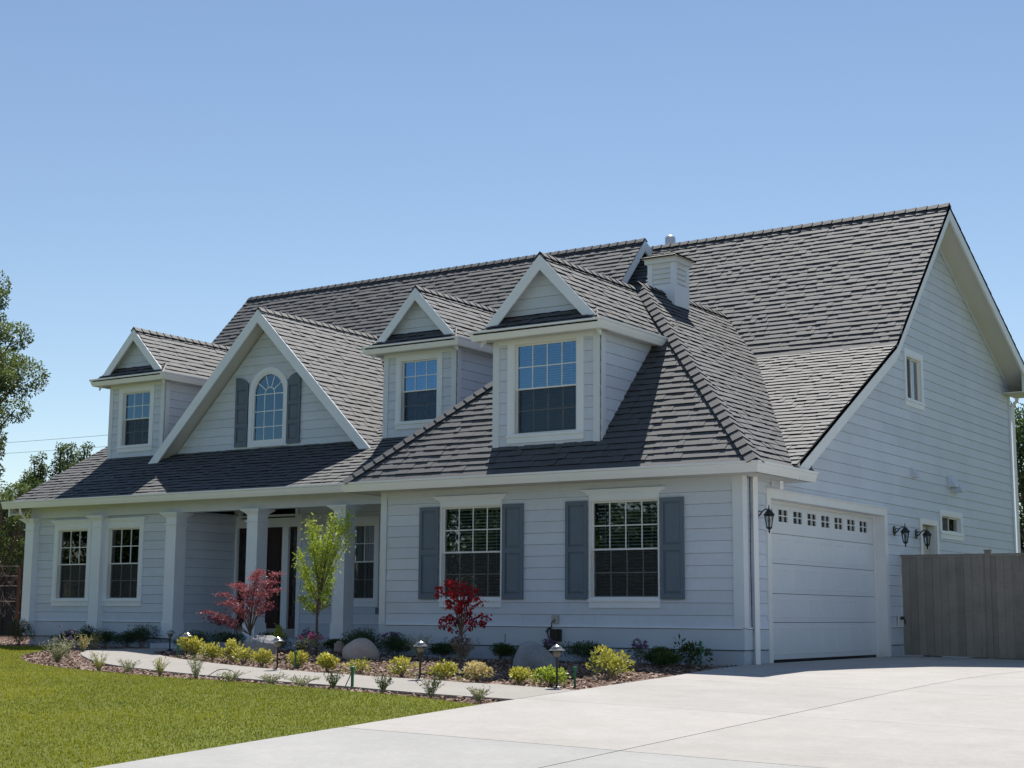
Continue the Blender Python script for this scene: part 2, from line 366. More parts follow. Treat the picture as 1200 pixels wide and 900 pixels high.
# ================================================================== the house
HOUSE = tag(empty('house'), 'pale blue-grey two-storey house with dark shingle roof, dormers and white garage door', 'house')
REV = .177
def siding(parent, fr, lo, hi, z0, z1, ops=(), m=None, cap=True):
    m = m or MT['siding']
    lo = lo if callable(lo) else (lambda z, v=lo: v); hi = hi if callable(hi) else (lambda z, v=hi: v)
    z = z0
    while z < z1-.01:
        za, zb = z, min(z+REV, z1); z += REV
        a0, a1, b0, b1 = lo(za), lo(zb), hi(za), hi(zb)
        if b0-a0 < .02: continue
        if b1 < a1: a1 = b1 = (a1+b1)/2
        def piece(p0, p1, q0, q1, ya, yb):
            if min(q0, q1)-max(p0, p1) > 3.4:            # staggered butt joint between two planks
                j = max(p0, p1)+random.uniform(.3, .7)*(min(q0, q1)-max(p0, p1))
                piece(p0, p1, j-.0012, j-.0012, ya, yb); piece(j+.0012, j+.0012, q0, q1, ya, yb); return
            ya += .0035
            ca = .018-.012*(ya-za)/REV; cb = .018-.012*(yb-za)/REV
            mb = MB(); P = [fr.p(p0, ya, ca), fr.p(q0, ya, ca), fr.p(q1, yb, cb), fr.p(p1, yb, cb)]
            Q = [fr.p(p0, ya, -.09), fr.p(q0, ya, -.09), fr.p(q1, yb, -.09), fr.p(p1, yb, -.09)]
            mb.add(P+Q, [(0, 1, 2, 3), (7, 6, 5, 4), (0, 4, 5, 1), (1, 5, 6, 2), (2, 6, 7, 3), (3, 7, 4, 0)])
            mb.build('siding_board', m, parent)
        act = sorted([o for o in ops if o[2] < zb-.004 and o[3] > za+.004 and o[1] > min(a0, a1) and o[0] < max(b0, b1)])
        l0, l1 = a0, a1
        for (oa, ob, oz0, oz1) in act:
            if oa-l0 > .01 or oa-l1 > .01: piece(l0, min(l1, oa) if oa > l1 else oa, oa, oa, za, zb)
            if oz0 > za+.01: piece(oa, oa, ob, ob, za, oz0)
            if oz1 < zb-.01: piece(oa, oa, ob, ob, oz1, zb)
            l0 = l1 = ob
        if b0-l0 > .01: piece(l0, l1, b0, b1, za, zb)

def window(fr, a0, a1, b0, b1, cols=4, rows=2, side=0, crown=True, blinds='h', apron=True, up='glass', screen=True, kind='hung', slat=.05, headz=.13, crown_ext=.15, label=None):
    """double-hung window in the opening a0..a1, b0..b1; everything is a child of the frame"""
    fw = .026; w = empty('window', HOUSE)
    if label: w['label'] = label
    G = lambda nm, *q, mm='vinyl': fbox(fr, nm, *q, MT[mm], w)
    mb = MB()
    fr.box(mb, a0, a0+fw, b0, b1, -.10, .026); fr.box(mb, a1-fw, a1, b0, b1, -.10, .026)
    fr.box(mb, a0+fw, a1-fw, b1-fw, b1, -.10, .026); fr.box(mb, a0+fw, a1-fw, b0, b0+fw, -.10, .026)
    mb.build('frame', MT['vinyl'], w)
    mid = (b0+b1)/2
    if kind == 'hung': sashes = [(a0+fw, a1-fw, mid-.015, b1-fw, -.03, up, False), (a0+fw, a1-fw, b0+fw, mid+.02, -.062, up, screen)]
    elif kind == 'slide':
        cm = (a0+a1)/2; sashes = [(a0+fw, cm+.015, b0+fw, b1-fw, -.055, 'glass', True), (cm-.015, a1-fw, b0+fw, b1-fw, -.03, up, False)]
    else: sashes = [(a0+fw, a1-fw, b0+fw, b1-fw, -.03, up, False)]
    for k, (x0, x1, y0, y1, c, gm, scr) in enumerate(sashes):
        sw = .024; mb = MB()
        fr.box(mb, x0, x0+sw, y0, y1, c-.03, c); fr.box(mb, x1-sw, x1, y0, y1, c-.03, c)
        fr.box(mb, x0+sw, x1-sw, y0, y0+sw, c-.03, c+.002); fr.box(mb, x0+sw, x1-sw, y1-sw, y1, c-.03, c+.002)
        mb.build('sash', MT['vinyl'], w)
        gx0, gx1, gy0, gy1 = x0+sw, x1-sw, y0+sw, y1-sw
        mw = .016; mb = MB()
        for i in range(1, cols): xx = gx0+(gx1-gx0)*i/cols; fr.box(mb, xx-mw/2, xx+mw/2, gy0, gy1, c-.022, c-.008)
        for j in range(1, rows): yy = gy0+(gy1-gy0)*j/rows; fr.box(mb, gx0, gx1, yy-mw/2, yy+mw/2, c-.021, c-.009)
        if cols*rows > 1: mb.build('muntin', MT['vinyl'], w)
        for i in range(cols):
            for j in range(rows):
                G('pane', gx0+(gx1-gx0)*i/cols, gx0+(gx1-gx0)*(i+1)/cols, gy0+(gy1-gy0)*j/rows, gy0+(gy1-gy0)*(j+1)/rows, c-.017, c-.013, mm=gm)
        if scr: G('insect_screen', gx0-.01, gx1+.01, gy0-.01, gy1+.01, c+.008, c+.009, mm='screen')
    # room behind
    mb = MB(); d = -1.6; e = .25
    for q in ((a0-e, a1+e, b0-e, b1+e, d-.02, d), (a0-e-.02, a0-e, b0-e, b1+e, d, -.1), (a1+e, a1+e+.02, b0-e, b1+e, d, -.1), (a0-e, a1+e, b1+e, b1+e+.02, d, -.1), (a0-e, a1+e, b0-e-.02, b0-e, d, -.1)):
        fr.box(mb, *q)
    mb.build('room_lining', MT['dark'], w)
    if blinds == 'h':
        mb = MB(); y = b1-fw-.05
        fr.box(mb, a0+.06, a1-.06, y, y+.045, -.17, -.125)
        while y > b0+fw+.02:
            y -= slat; th = .022
            q = [fr.p(a0+.065, y-.010, -.130), fr.p(a1-.065, y-.010, -.130), fr.p(a1-.065, y+.010, -.170), fr.p(a0+.065, y+.010, -.170)]
            mb.add(q+[v-Vector((0, 0, .003)) for v in q], [(0, 1, 2, 3), (7, 6, 5, 4), (0, 4, 5, 1), (2, 6, 7, 3)])
        for xx in (a0+.2, (a0+a1)/2, a1-.2): fr.box(mb, xx-.004, xx+.004, b0+fw, b1-fw, -.127, -.125)
        tag(mb.build('blind', MT['blind'], w), kind='stuff')
    elif blinds == 'v':
        mb = MB(); n = int((a1-a0-.2)/.05)
        for i in range(n):
            xx = a0+.1+i*.05; c = -.16+.02*math.sin(i*1.9)
            fr.box(mb, xx, xx+.04, b0+.05, b1-.06, c, c+.01)
        mb.build('curtain', MT['curtain'], w)
    t = 'trim'
    if side:
        G('casing', a0-side, a0, b0-.0, b1, 0, .034, mm=t); G('casing', a1, a1+side, b0, b1, 0, .034, mm=t)
    if crown:
        G('head_casing', a0-side-.0, a1+side+.0, b1, b1+headz, 0, .036, mm=t)
        mb = MB(); e = crown_ext
        for k, (z0, z1, ex) in enumerate(((b1+headz-.045, b1+headz-.02, .35), (b1+headz-.02, b1+headz+.008, .7), (b1+headz+.008, b1+headz+.03, 1.))):
            fr.box(mb, a0-side-e*ex, a1+side+e*ex, z0, z1, -.0, .036+.05*ex)
        mb.build('crown_moulding', MT[t], w)
    elif headz:
        G('head_casing', a0-side, a1+side, b1, b1+headz, 0, .036, mm=t)
    if apron:
        G('sill', a0-side-.015, a1+side+.015, b0-.035, b0, 0, .055, mm=t)
        G('apron', a0-side+.0, a1+side, b0-.125, b0-.035, 0, .034, mm=t)
    return w

def shutter(fr, a0, a1, b0, b1, panels=2, arch=None):
    s = empty('shutter', HOUSE); mb = MB(); fw = .055
    fr.box(mb, a0, a1, b0, b1, .024, .034)          # back field
    fr.box(mb, a0, a0+fw, b0, b1, .034, .052); fr.box(mb, a1-fw, a1, b0, b1, .034, .052)
    H = (b1-b0-.08-.08*(panels-1)-.06)/panels; z = b0+.08
    fr.box(mb, a0+fw, a1-fw, b0, b0+.08, .034, .051)
    ps = []
    for k in range(panels):
        ps.append((z, z+H)); z += H
        top = z+.08 if k < panels-1 else b1
        fr.box(mb, a0+fw, a1-fw, z, top, .034, .051); z += .08
    if arch:                                            # curved top: arch = +1 rises to the right, -1 to the left
        n = 10; P = []
        for i in range(n+1):
            th = math.pi/2*i/n; xx = a1-(a1-a0)*math.sin(th) if arch > 0 else a0+(a1-a0)*math.sin(th)
            P.append((xx, b1+.20*math.cos(th)))
        P = sorted(P)
        poly = [fr.p(a0, b1, .024)]+[fr.p(x, y+.001, .024) for x, y in P]+[fr.p(a1, b1, .024)]
        mb.prism(poly, fr.n*.027)
    mb.build('shutter_frame', MT['shutter'], s)
    for (p, q) in ps:
        mb = MB(); e = .028
        P0 = [fr.p(a0+fw+.012, p+.012, .034), fr.p(a1-fw-.012, p+.012, .034), fr.p(a1-fw-.012, q-.012, .034), fr.p(a0+fw+.012, q-.012, .034)]
        P1 = [fr.p(a0+fw+e+.012, p+e+.012, .046), fr.p(a1-fw-e-.012, p+e+.012, .046), fr.p(a1-fw-e-.012, q-e-.012, .046), fr.p(a0+fw+e+.012, q-e-.012, .046)]
        mb.add(P0+P1, [(4, 5, 6, 7), (0, 1, 5, 4), (1, 2, 6, 5), (2, 3, 7, 6), (3, 0, 4, 7)]); mb.build('raised_panel', MT['shutter'], s)
    return s

# ------------------------------------------------------------ roof machinery
EXPO = .143
def roof_plane(pts, n_ind=0, name='roof', expo=EXPO, thick=.05, shingle=True, deckmat='soffit'):
    """pts: 3D polygon on the finished surface, pts[0]->pts[1] is the eave, seen from above counter-clockwise"""
    P = [Vector(p) for p in pts]
    u = (P[1]-P[0]).normalized(); nrm = Vector((0, 0, 0))
    for i in range(len(P)): nrm += P[i].cross(P[(i+1) % len(P)])
    nrm.normalize()
    if nrm.z < 0: nrm = -nrm
    v = nrm.cross(u).normalized()
    if v.z < 0: v = -v
    base = MB(); D = nrm*.022
    base.prism([p-D for p in P], -nrm*thick); rf = base.build(name, MT[deckmat], HOUSE)
    if not shingle: return rf
    o = P[0]-D; U = [((p-P[0]).dot(u), (p-P[0]).dot(v)) for p in P]
    vmax = max(q[1] for q in U)
    def iv(h):
        xs = []
        for i in range(len(U)):
            (x0, y0), (x1, y1) = U[i], U[(i+1) % len(U)]
            if (y0 <= h <= y1) or (y1 <= h <= y0):
                if abs(y1-y0) < 1e-6: xs += [x0, x1]
                else: xs.append(x0+(x1-x0)*(h-y0)/(y1-y0))
        return (min(xs), max(xs)) if len(xs) > 1 else None
    tabs = []; k = 0; h = 0.0
    while h < vmax-.01:
        ht = min(h+expo*1.02, vmax-.0005); I0 = iv(max(h, .0005)); I1 = iv(ht)
        if I0 and I1:
            lo = min(I0[0], I1[0]); hi = max(I0[1], I1[1]); x = lo-random.uniform(0, .25)
            while x < hi:
                w = random.uniform(.09, .24); xa, xb = x, x+w; x += w
                p0, p1 = max(xa, I0[0]), min(xb, I0[1]); q0, q1 = max(xa, I1[0]), min(xb, I1[1])
                if p1-p0 < .01 and q1-q0 < .01: continue
                p1 = max(p0, p1); q1 = max(q0, q1)
                if q1-q0 <= 0: q0 = q1 = min(max((p0+p1)/2, I1[0]), I1[1])
                if p1-p0 <= 0: p0 = p1 = min(max((q0+q1)/2, I0[0]), I0[1])
                hb = random.choice((0, .003, .006, .008)) if k else .003
                tabs.append(((p0, p1, h-(.012 if k else .03)-random.uniform(0, .004), q0, q1, ht), hb, random.random()))
        h += expo; k += 1
    def geo(mb, tb):
        (p0, p1, va, q0, q1, vb), hb, tn = tb
        A = lambda a, b, c: o+u*a+v*b+nrm*c
        ht = .005+hb; hb = .021+hb
        vs = [A(p0, va, 0), A(p1, va, 0), A(q1, vb, 0), A(q0, vb, 0), A(p0, va, hb), A(p1, va, hb), A(q1, vb, ht), A(q0, vb, ht)]
        mb.add(vs, [(4, 5, 6, 7), (0, 1, 5, 4), (1, 2, 6, 5), (3, 0, 4, 7)], tn)
    def fin(ob):
        ob.data.materials.append(MT['edge']); k = len(ob.data.polygons)
        ob.data.polygons.foreach_set('material_index', np.tile(np.array([0, 1, 1, 1], dtype=np.int32), k//4)); return ob
    for tb in tabs[:n_ind]:
        mb = MB(); geo(mb, tb); fin(mb.build('shingle', MT['shingle'], rf))
    if len(tabs) > n_ind:
        mb = MB()
        for tb in tabs[n_ind:]: geo(mb, tb)
        tag(fin(mb.build('shingles', MT['shingle'], rf)), kind='stuff')
    return rf
def caps(p0, p1, n1, n2, expo=.215, wid=.115, parent=None, lift=.008):
    p0 = Vector(p0); p1 = Vector(p1); n1 = Vector(n1).normalized(); n2 = Vector(n2).normalized()
    d = (p1-p0); L = d.length; d.normalize()
    s1 = d.cross(n1); s2 = d.cross(n2)
    up = (n1+n2).normalized()
    if s1.dot(n2) > 0: s1 = -s1       # s1 points away from the ridge, down the n1 side
    if s2.dot(n1) > 0: s2 = -s2
    par = parent or HOUSE; n = int(L/expo)
    for i in range(n+1):
        a = i*expo; b = min(a+expo*1.35, L)
        if b-a < .04: continue
        la, lb = lift+.022, lift
        j = random.uniform(-.006, .006)
        A = p0+d*(a+j); B = p0+d*b
        vs = []
        for (q, l, w) in ((A, la, wid), (B, lb, wid*.93)):
            for s, k in ((s1, n1), (None, None), (s2, n2)):
                vs.append(q+up*(l+.006) if s is None else q+s*w+k*l)
            for s, k in ((s1, n1), (None, None), (s2, n2)):
                vs.append(q+up*(l-.012) if s is None else q+s*w+k*(l-.014))
        # 0..2 top A, 3..5 bottom A, 6..8 top B, 9..11 bottom B
        mb = MB(); mb.add(vs, [(0, 1, 7, 6), (1, 2, 8, 7), (0, 3, 4, 1), (1, 4, 5, 2), (0, 6, 9, 3), (2, 5, 11, 8), (3, 9, 10, 4), (4, 10, 11, 5)], random.random())
        o = mb.build('ridge_cap', MT['shingle'], par); o.data.materials.append(MT['edge'])
        for fi in (2, 3, 4, 5): o.data.polygons[fi].material_index = 1
def barge(fr, line, depth, c0, c1, name='barge_board', m='trim', drop=.02):
    """line: [(a,b)...] along the roof edge in frame coords"""
    for (p, q) in zip(line[:-1], line[1:]):
        mb = MB(); mb.prism([fr.p(p[0], p[1]-drop, c0), fr.p(p[0], p[1]-drop-depth, c0), fr.p(q[0], q[1]-drop-depth, c0), fr.p(q[0], q[1]-drop, c0)], fr.n*(c1-c0))
        mb.build(name, MT[m], HOUSE)
def gutter(pts, h=.155, w=.12, name='gutter', closed_ends=True):
    """K-style gutter; pts: outer top line (x,y,z), building on the left-hand side of travel"""
    P = [Vector(p) for p in pts]; prof = [(0, 0), (0, -.028), (.018, -.04), (.03, -.09), (.055, -h), (w, -h), (w, 0), (w-.008, 0), (w-.008, -h+.01), (.055, -h+.01), (.04, -.088), (.028, -.045), (.01, -.03), (.01, 0)]
    n = len(P); rings = []
    for i in range(n):
        dirs = []
        if i > 0: dirs.append((P[i]-P[i-1]).normalized())
        if i < n-1: dirs.append((P[i+1]-P[i]).normalized())
        nn = [Vector((-d.y, d.x, 0)) for d in dirs]
        if len(nn) == 2:
            s = (nn[0]+nn[1]); s = s/(1+nn[0].dot(nn[1]))
        else: s = nn[0]
        rings.append([P[i]+s*a+Z*b for a, b in prof])
    mb = MB(); k = len(prof)
    fs = [(i*k+j, (i+1)*k+j, (i+1)*k+(j+1) % k, i*k+(j+1) % k) for i in range(n-1) for j in range(k)]
    fs += [tuple(range(k)), tuple((n-1)*k+j for j in range(k))[::-1]]
    mb.add([v for r in rings for v in r], fs)
    # end caps
    for r in (rings[0], rings[-1]): mb.add([r[0], r[1], r[2], r[3], r[4], r[5], r[6]], [(0, 1, 2, 3, 4, 5, 6)])
    return mb.build(name, MT['gutter'], HOUSE)

FW = Fr((0, 0, 0), (1, 0, 0), (0, -1, 0))         # garage wing front, y = 0
FL = Fr((0, 1.4, 0), (1, 0, 0), (0, -1, 0))       # left room front
FP = Fr((0, 2.95, 0), (1, 0, 0), (0, -1, 0))      # wall behind the porch
FS = Fr((0, 0, 0), (0, 1, 0), (1, 0, 0))          # garage side wall, x = 0
FR_ = Fr((-12.72, 0, 0), (0, 1, 0), (1, 0, 0))    # right side of the left room
FG = Fr((0, 2.88, 0), (1, 0, 0), (0, -1, 0))      # porch gable and upper dormer walls

# roof profiles
LPZ = lambda y: 2.388+.56*y
URZ = lambda y: 8.52-1.006*(8.42-y)
ULZ = lambda y: 8.59-1.07*(7.96-y)
RRZ = lambda y: 8.52-.51*(y-8.42)
YK = (8.52-1.006*8.42-2.388)/(.56-1.006); ZK = LPZ(YK)
YL = (8.59-1.07*7.96-2.388)/(.56-1.07); ZL = LPZ(YL)
XR = .48
APEX = (-3.265, 2.95, 6.38)

# ---- wing front wall
wall = empty('wall', HOUSE)
w1 = (-5.31, -4.11, .905, 2.395); w2 = (-2.515, -1.315, .905, 2.395)
siding(wall, FW, -6.41, -.14, .5, 2.70, [w1, w2])
for w_, lb in ((w1, None), (w2, None)):
    window(FW, *w_, cols=4, rows=2, side=0, crown=True, crown_ext=.12, headz=.12)
for (a, b) in ((-5.72, -5.335), (-4.085, -3.70), (-2.925, -2.54), (-1.29, -.905)): shutter(FW, a, b, .905, 2.385)
fbox(FW, 'skirt_board', -6.54, .03, .2, .5, -.09, .030, MT['skirt'], wall)
fbox(FW, 'water_table', -6.41, -.0, .492, .508, 0, .045, MT['trim'], wall)
fbox(FW, 'corner_board', -6.54, -6.42, .508, 2.66, -.09, .034, MT['corner'], wall)
fbox(FW, 'corner_board', -.13, .034, .508, 2.66, -.09, .034, MT['corner'], wall)
fbox(FW, 'shadow_strip', -6.53, .02, .188, .2, -.05, .022, MT['black'], wall)  # black strip standing in for the shadow line under the skirt board
fbox(FW, 'shadow_strip', -6.41, -.0, .484, .492, 0, .036, MT['dark'], wall)  # dark strip painting the shade under the water table ledge
fbox(FW, 'foundation', -6.53, .012, -.3, .2, -.2, .012, MT['found'], wall)
fbox(FW, 'frieze_board', -6.42, -.13, 2.56, 2.655, 0, .026, MT['siding'], wall)
# wing left side wall (faces the porch)
FWl = Fr((-6.54, 0, 0), (0, -1, 0), (-1, 0, 0)); wl = empty('wall', HOUSE)
siding(wl, FWl, -2.95, -.1, .2, 2.7)
# ---- garage side wall
side = empty('wall', HOUSE)
def slo(z):
    if z < 2.66: return .13
    y1 = (z+.20-2.388)/.56; y2 = 8.42-(8.52-(z+.20))/1.006
    return max(min(y1, y2), .13)
def shi(z):
    return 13.44 if z < 5.75 else min(13.44, 8.42+(8.52-(z+.24))/.51)
gar = (.92, 5.62, -.1, 2.40); pdo = (7.56, 8.36, .1, 2.36); uw = (6.99, 7.81, 4.61, 5.43); sw_ = (8.68, 9.84, 2.27, 2.60)
siding(side, FS, slo, shi, .5, 8.2, [(.86, 5.69, -.1, 2.46), (7.51, 8.41, .1, 2.41), uw, sw_])
for a0, a1 in ((.034, .79), (5.75, 7.44), (8.49, 13.5)):
    fbox(FS, 'skirt_board', a0, a1, .2, .5, -.09, .028, MT['skirt'], side); fbox(FS, 'foundation', a0-.02 if a0 > .1 else a0-.03, a1, -.3, .2, -.2, .010, MT['found'], side)
    fbox(FS, 'water_table', a0+.0, a1, .493, .507, 0, .042, MT['trim'], side); fbox(FS, 'shadow_strip', a0, a1, .485, .493, 0, .034, MT['dark'], side); fbox(FS, 'shadow_strip', a0, a1, .188, .2, -.05, .022, MT['black'], side)  # both dark strips imitate shadow lines below ledge and skirt
fbox(FS, 'corner_board', .0, .13, .508, 2.66, -.09, .032, MT['corner'], side)
fbox(FS, 'corner_board', 13.44, 13.56, .508, 5.72, -.09, .032, MT['siding'], side)
# rear and hidden closing walls
bk = empty('wall', HOUSE); mb = MB()
mb.box((-17.0, 13.4, -.3), (-.01, 13.5, 5.75)); mb.box((-17.1, 1.42, -.3), (-17.0, 13.4, 2.7)); mb.build('wall_panel', MT['siding'], bk)
mb = MB(); mb.prism([(-17.05, 1.42, 2.6), (-17.05, 1.42, 2.9), (-17.05, 4.6, 4.7), (-17.05, 7.96, 8.3), (-17.05, 11.5, 6.5), (-17.05, 13.4, 5.5), (-17.05, 13.4, 2.6)], (.1, 0, 0)); mb.build('gable_panel', MT['siding'], bk)
# garage door
def garage_door():
    g = empty('garage_door', HOUSE); fr = Fr((-.18, 0, 0), (0, 1, 0), (1, 0, 0))
    seams = [.03, .58, 1.01, 1.46, 1.91, 2.42]
    y0, y1 = .90, 5.64
    pitch = .555; first = 1.11; wy = [first+pitch*i for i in range(8)]
    for k in range(5):
        a, b = seams[k]+.004, seams[k+1]-.004; mb = MB()
        if k == 4:
            wz0, wz1 = 2.095, 2.28
            fr.box(mb, y0, y1, a, wz0, -.045, 0); fr.box(mb, y0, y1, wz1, b, -.045, 0); l = y0
            for w in wy: fr.box(mb, l, w, wz0, wz1, -.045, 0); l = w+.34
            fr.box(mb, l, y1, wz0, wz1, -.045, 0)
            for w in wy: fr.box(mb, w+.162, w+.178, wz0, wz1, -.03, .003); fr.box(mb, w, w+.162, (wz0+wz1)/2-.008, (wz0+wz1)/2+.008, -.03, .002); fr.box(mb, w+.178, w+.34, (wz0+wz1)/2-.008, (wz0+wz1)/2+.008, -.03, .002)
        else: fr.box(mb, y0, y1, a, b, -.045, 0)
        mb.build('door_section', MT['gdoor'], g)
        fbox(fr, 'seam', y0, y1, b-.002, b+.010, -.04, -.008, MT['dark'], g)
        if k < 4:
            for w in wy:
                mb = MB(); p0, p1, q0, q1 = w-.04, w+.38, a+.075, b-.075; e = .03
                A = [fr.p(p0, q0, .0005), fr.p(p1, q0, .0005), fr.p(p1, q1, .0005), fr.p(p0, q1, .0005)]
                B = [fr.p(p0+.012, q0+.012, -.009+.0), fr.p(p1-.012, q0+.012, -.009), fr.p(p1-.012, q1-.012, -.009), fr.p(p0+.012, q1-.012, -.009)]
                C_ = [fr.p(p0+e, q0+e, .007), fr.p(p1-e, q0+e, .007), fr.p(p1-e, q1-e, .007), fr.p(p0+e, q1-e, .007)]
                D_ = [fr.p(p0+e+.02, q0+e+.02, .007), fr.p(p1-e-.02, q0+e+.02, .007), fr.p(p1-e-.02, q1-e-.02, .007), fr.p(p0+e+.02, q1-e-.02, .007)]
                A2 = [fr.p(p0-.01, q0-.01, .000), fr.p(p1+.01, q0-.01, .000), fr.p(p1+.01, q1+.01, .000), fr.p(p0-.01, q1+.01, .000)]
                A3 = [fr.p(p0, q0, .005), fr.p(p1, q0, .005), fr.p(p1, q1, .005), fr.p(p0, q1, .005)]
                vs = A2+A3+C_; fs = []
                for r in (0, 1):
                    for i in range(4): fs.append((r*4+i, r*4+(i+1) % 4, (r+1)*4+(i+1) % 4, (r+1)*4+i))
                for i, v_ in enumerate(C_): vs[8+i] = v_-fr.n*.0065
                fs.append((8, 9, 10, 11)); mb.add(vs, fs); mb.build('raised_panel', MT['gdoor'], g)
        else:
            for w in wy:
                for (c, d) in ((w, w+.162), (w+.178, w+.34)):
                    for (p, q) in ((2.095, 2.1795), (2.1955, 2.28)): fbox(fr, 'pane', c, d, p, q, -.028, -.024, MT['glass_dark'], g)
    fbox(fr, 'garage_interior', y0, y1, .03, 2.41, -.10, -.08, MT['black'], g)
    fbox(fr, 'bottom_seal', y0, y1, -.01, .032, -.04, -.006, MT['black'], g)
garage_door()
tr = empty('garage_trim', HOUSE)
fbox(FS, 'casing', .79, .92, -.01, 2.52, -.19, .036, MT['white'], tr); fbox(FS, 'casing', 5.62, 5.75, -.01, 2.52, -.19, .036, MT['white'], tr)
fbox(FS, 'head_casing', .92, 5.62, 2.40, 2.52, -.19, .036, MT['white'], tr); fbox(FS, 'drip_cap', .77, 5.77, 2.52, 2.54, -.0, .055, MT['white'], tr)
fbox(FS, 'stop', .92, .95, -.01, 2.40, -.178, -.15, MT['white'], tr); fbox(FS, 'stop', 5.59, 5.62, -.01, 2.40, -.178, -.15, MT['white'], tr)
fbox(FS, 'stop', .95, 5.59, 2.36, 2.40, -.178, -.15, MT['white'], tr)
# person door
pd = empty('side_door', HOUSE)
fbox(FS, 'casing', 7.45, 7.56, .1, 2.46, -.05, .036, MT['white'], pd); fbox(FS, 'casing', 8.36, 8.47, .1, 2.46, -.05, .036, MT['white'], pd)
fbox(FS, 'head_casing', 7.56, 8.36, 2.36, 2.46, -.05, .036, MT['white'], pd); fbox(FS, 'door_leaf', 7.56, 8.36, .1, 2.36, -.14, -.10, MT['beige'], pd)
fbox(FS, 'jamb', 7.56, 7.585, .1, 2.36, -.10, 0, MT['white'], pd); fbox(FS, 'jamb', 8.335, 8.36, .1, 2.36, -.10, 0, MT['white'], pd)
mb = MB(); mb.tube([(-.10, 7.66, 1.05), (-.04, 7.66, 1.05)], .03, 10); mb.build('door_knob', MT['bronze'], pd)
window(FS, *uw, cols=1, rows=1, side=.085, crown=False, blinds=None, kind='slide', headz=.11, label='small two-light sliding window high in the side gable')
window(FS, *sw_, cols=1, rows=1, side=.085, crown=False, blinds=None, kind='slide', headz=.09, label='wide low sliding window to the right of the side door')
# exhaust hoods, hose bib, outlet, timer box, cable
def hood(y, z, s):
    mb = MB(); mb.prism([(.018, y-s/2, z+s*.6), (.018, y-s/2, z-s*.6), (.018+s*.75, y-s/2, z-s*.6), (.018+s*.75, y-s/2, z-s*.35)], (0, s, 0)); mb.box((.012, y-s*.7, z-s*.75), (.024, y+s*.7, z+s*.75)); mb.build('exhaust_hood', MT['siding'], HOUSE)
hood(7.2, 3.27, .15); hood(9.25, 3.27, .19); hood(9.52, 3.22, .24)
hb = MB(); FS.box(hb, 6.12, 6.3, .50, .72, .03, .045); hp = hb.build('tap_plate', MT['white'], HOUSE)
mb = MB(); mb.tube([(.045, 6.21, .64), (.11, 6.21, .64), (.13, 6.21, .60), (.13, 6.21, .55)], .014, 8); mb.tube([(.09, 6.14, .67), (.09, 6.28, .67)], .012, 6); mb.tube([(.09, 6.21, .63), (.09, 6.21, .68)], .01, 6); mb.build('tap', MT['black'], hp)
mb = MB(); FW.box(mb, -3.17, -3.05, .545, .67, .02, .045); ob = mb.build('outlet_box', MT['galv'], HOUSE)
tb = tag(MB().build('irrigation_timer', MT['black']), None)
bpy.data.objects.remove(tb)
mb = MB(); FW.box(mb, -3.16, -2.99, .28, .46, .032, .11); FW.box(mb, -3.145, -3.005, .30, .445, .11, .118); tm = mb.build('irrigation_timer_box', MT['black'], HOUSE)
mb = MB(); mb.tube([(-3.11, -.046, .6), (-3.15, -.07, .56), (-3.17, -.05, .49), (-3.22, -.05, .47), (-3.24, -.05, .40), (-3.22, -.05, .33), (-3.16, -.05, .27), (-3.08, -.06, .25), (-3.07, -.06, .28)], .008, 6)
mb.tube([(-3.17, -.05, .47), (-3.23, -.055, .46), (-3.27, -.05, .41)], .008, 6); mb.build('cable', MT['black'], HOUSE)
# downspouts
def downspout(pts, s=.035):
    mb = MB(); mb.tube(pts, [s]*len(pts), 4); return mb.build('downspout', MT['gutter'], HOUSE)
downspout([(.075, .28, 2.66), (.075, .28, .0)], .05)
mb = MB(); mb.tube([(.28, .75, 2.62), (.28, .75, 2.5)], .035, 4); mb.build('gutter_outlet', MT['gutter'], HOUSE)
mb = MB(); mb.tube([(.045, .185, 2.64), (.04, .185, 1.3), (.045, .185, .52)], .007, 6); mb.build('cable', MT['black'], HOUSE)  # thin dark vertical line between corner board and downspout
downspout([(.06, 13.98, 5.62), (.06, 13.98, 5.42), (.06, 13.62, 5.22), (.06, 13.62, .0)], .045)

# ---- left room front wall
lw = empty('wall', HOUSE)
wa = (-16.31, -15.37, .905, 2.365); wb = (-14.77, -13.83, .905, 2.365)
siding(lw, FL, -17.08, -12.75, .48, 2.62, [wa, wb])
for w_ in (wa, wb): window(FL, *w_, cols=3, rows=2, side=.10, crown=True, crown_ext=.07, headz=.15)
fbox(FL, 'skirt_board', -17.1, -12.74, .17, .48, -.09, .022, MT['skirt'], lw); fbox(FL, 'water_table', -17.1, -12.74, .472, .487, 0, .04, MT['trim'], lw)
fbox(FL, 'shadow_strip', -17.08, -12.76, .158, .17, -.05, .014, MT['black'], lw)  # black strip drawn as the shadow below the left room skirt
fbox(FL, 'shadow_strip', -17.1, -12.74, .465, .472, 0, .030, MT['dark'], lw)  # shade under the left water table, made as a dark strip
fbox(FL, 'foundation', -17.08, -12.76, -.3, .17, -.2, -.01, MT['found'], lw)
rw = empty('wall', HOUSE)
siding(rw, FR_, 1.42, 2.95, .48, 2.64); fbox(FR_, 'skirt_board', 1.42, 2.95, .17, .48, -.09, .022, MT['skirt'], rw)
fbox(FR_, 'water_table', 1.42, 2.95, .472, .487, 0, .04, MT['trim'], rw)
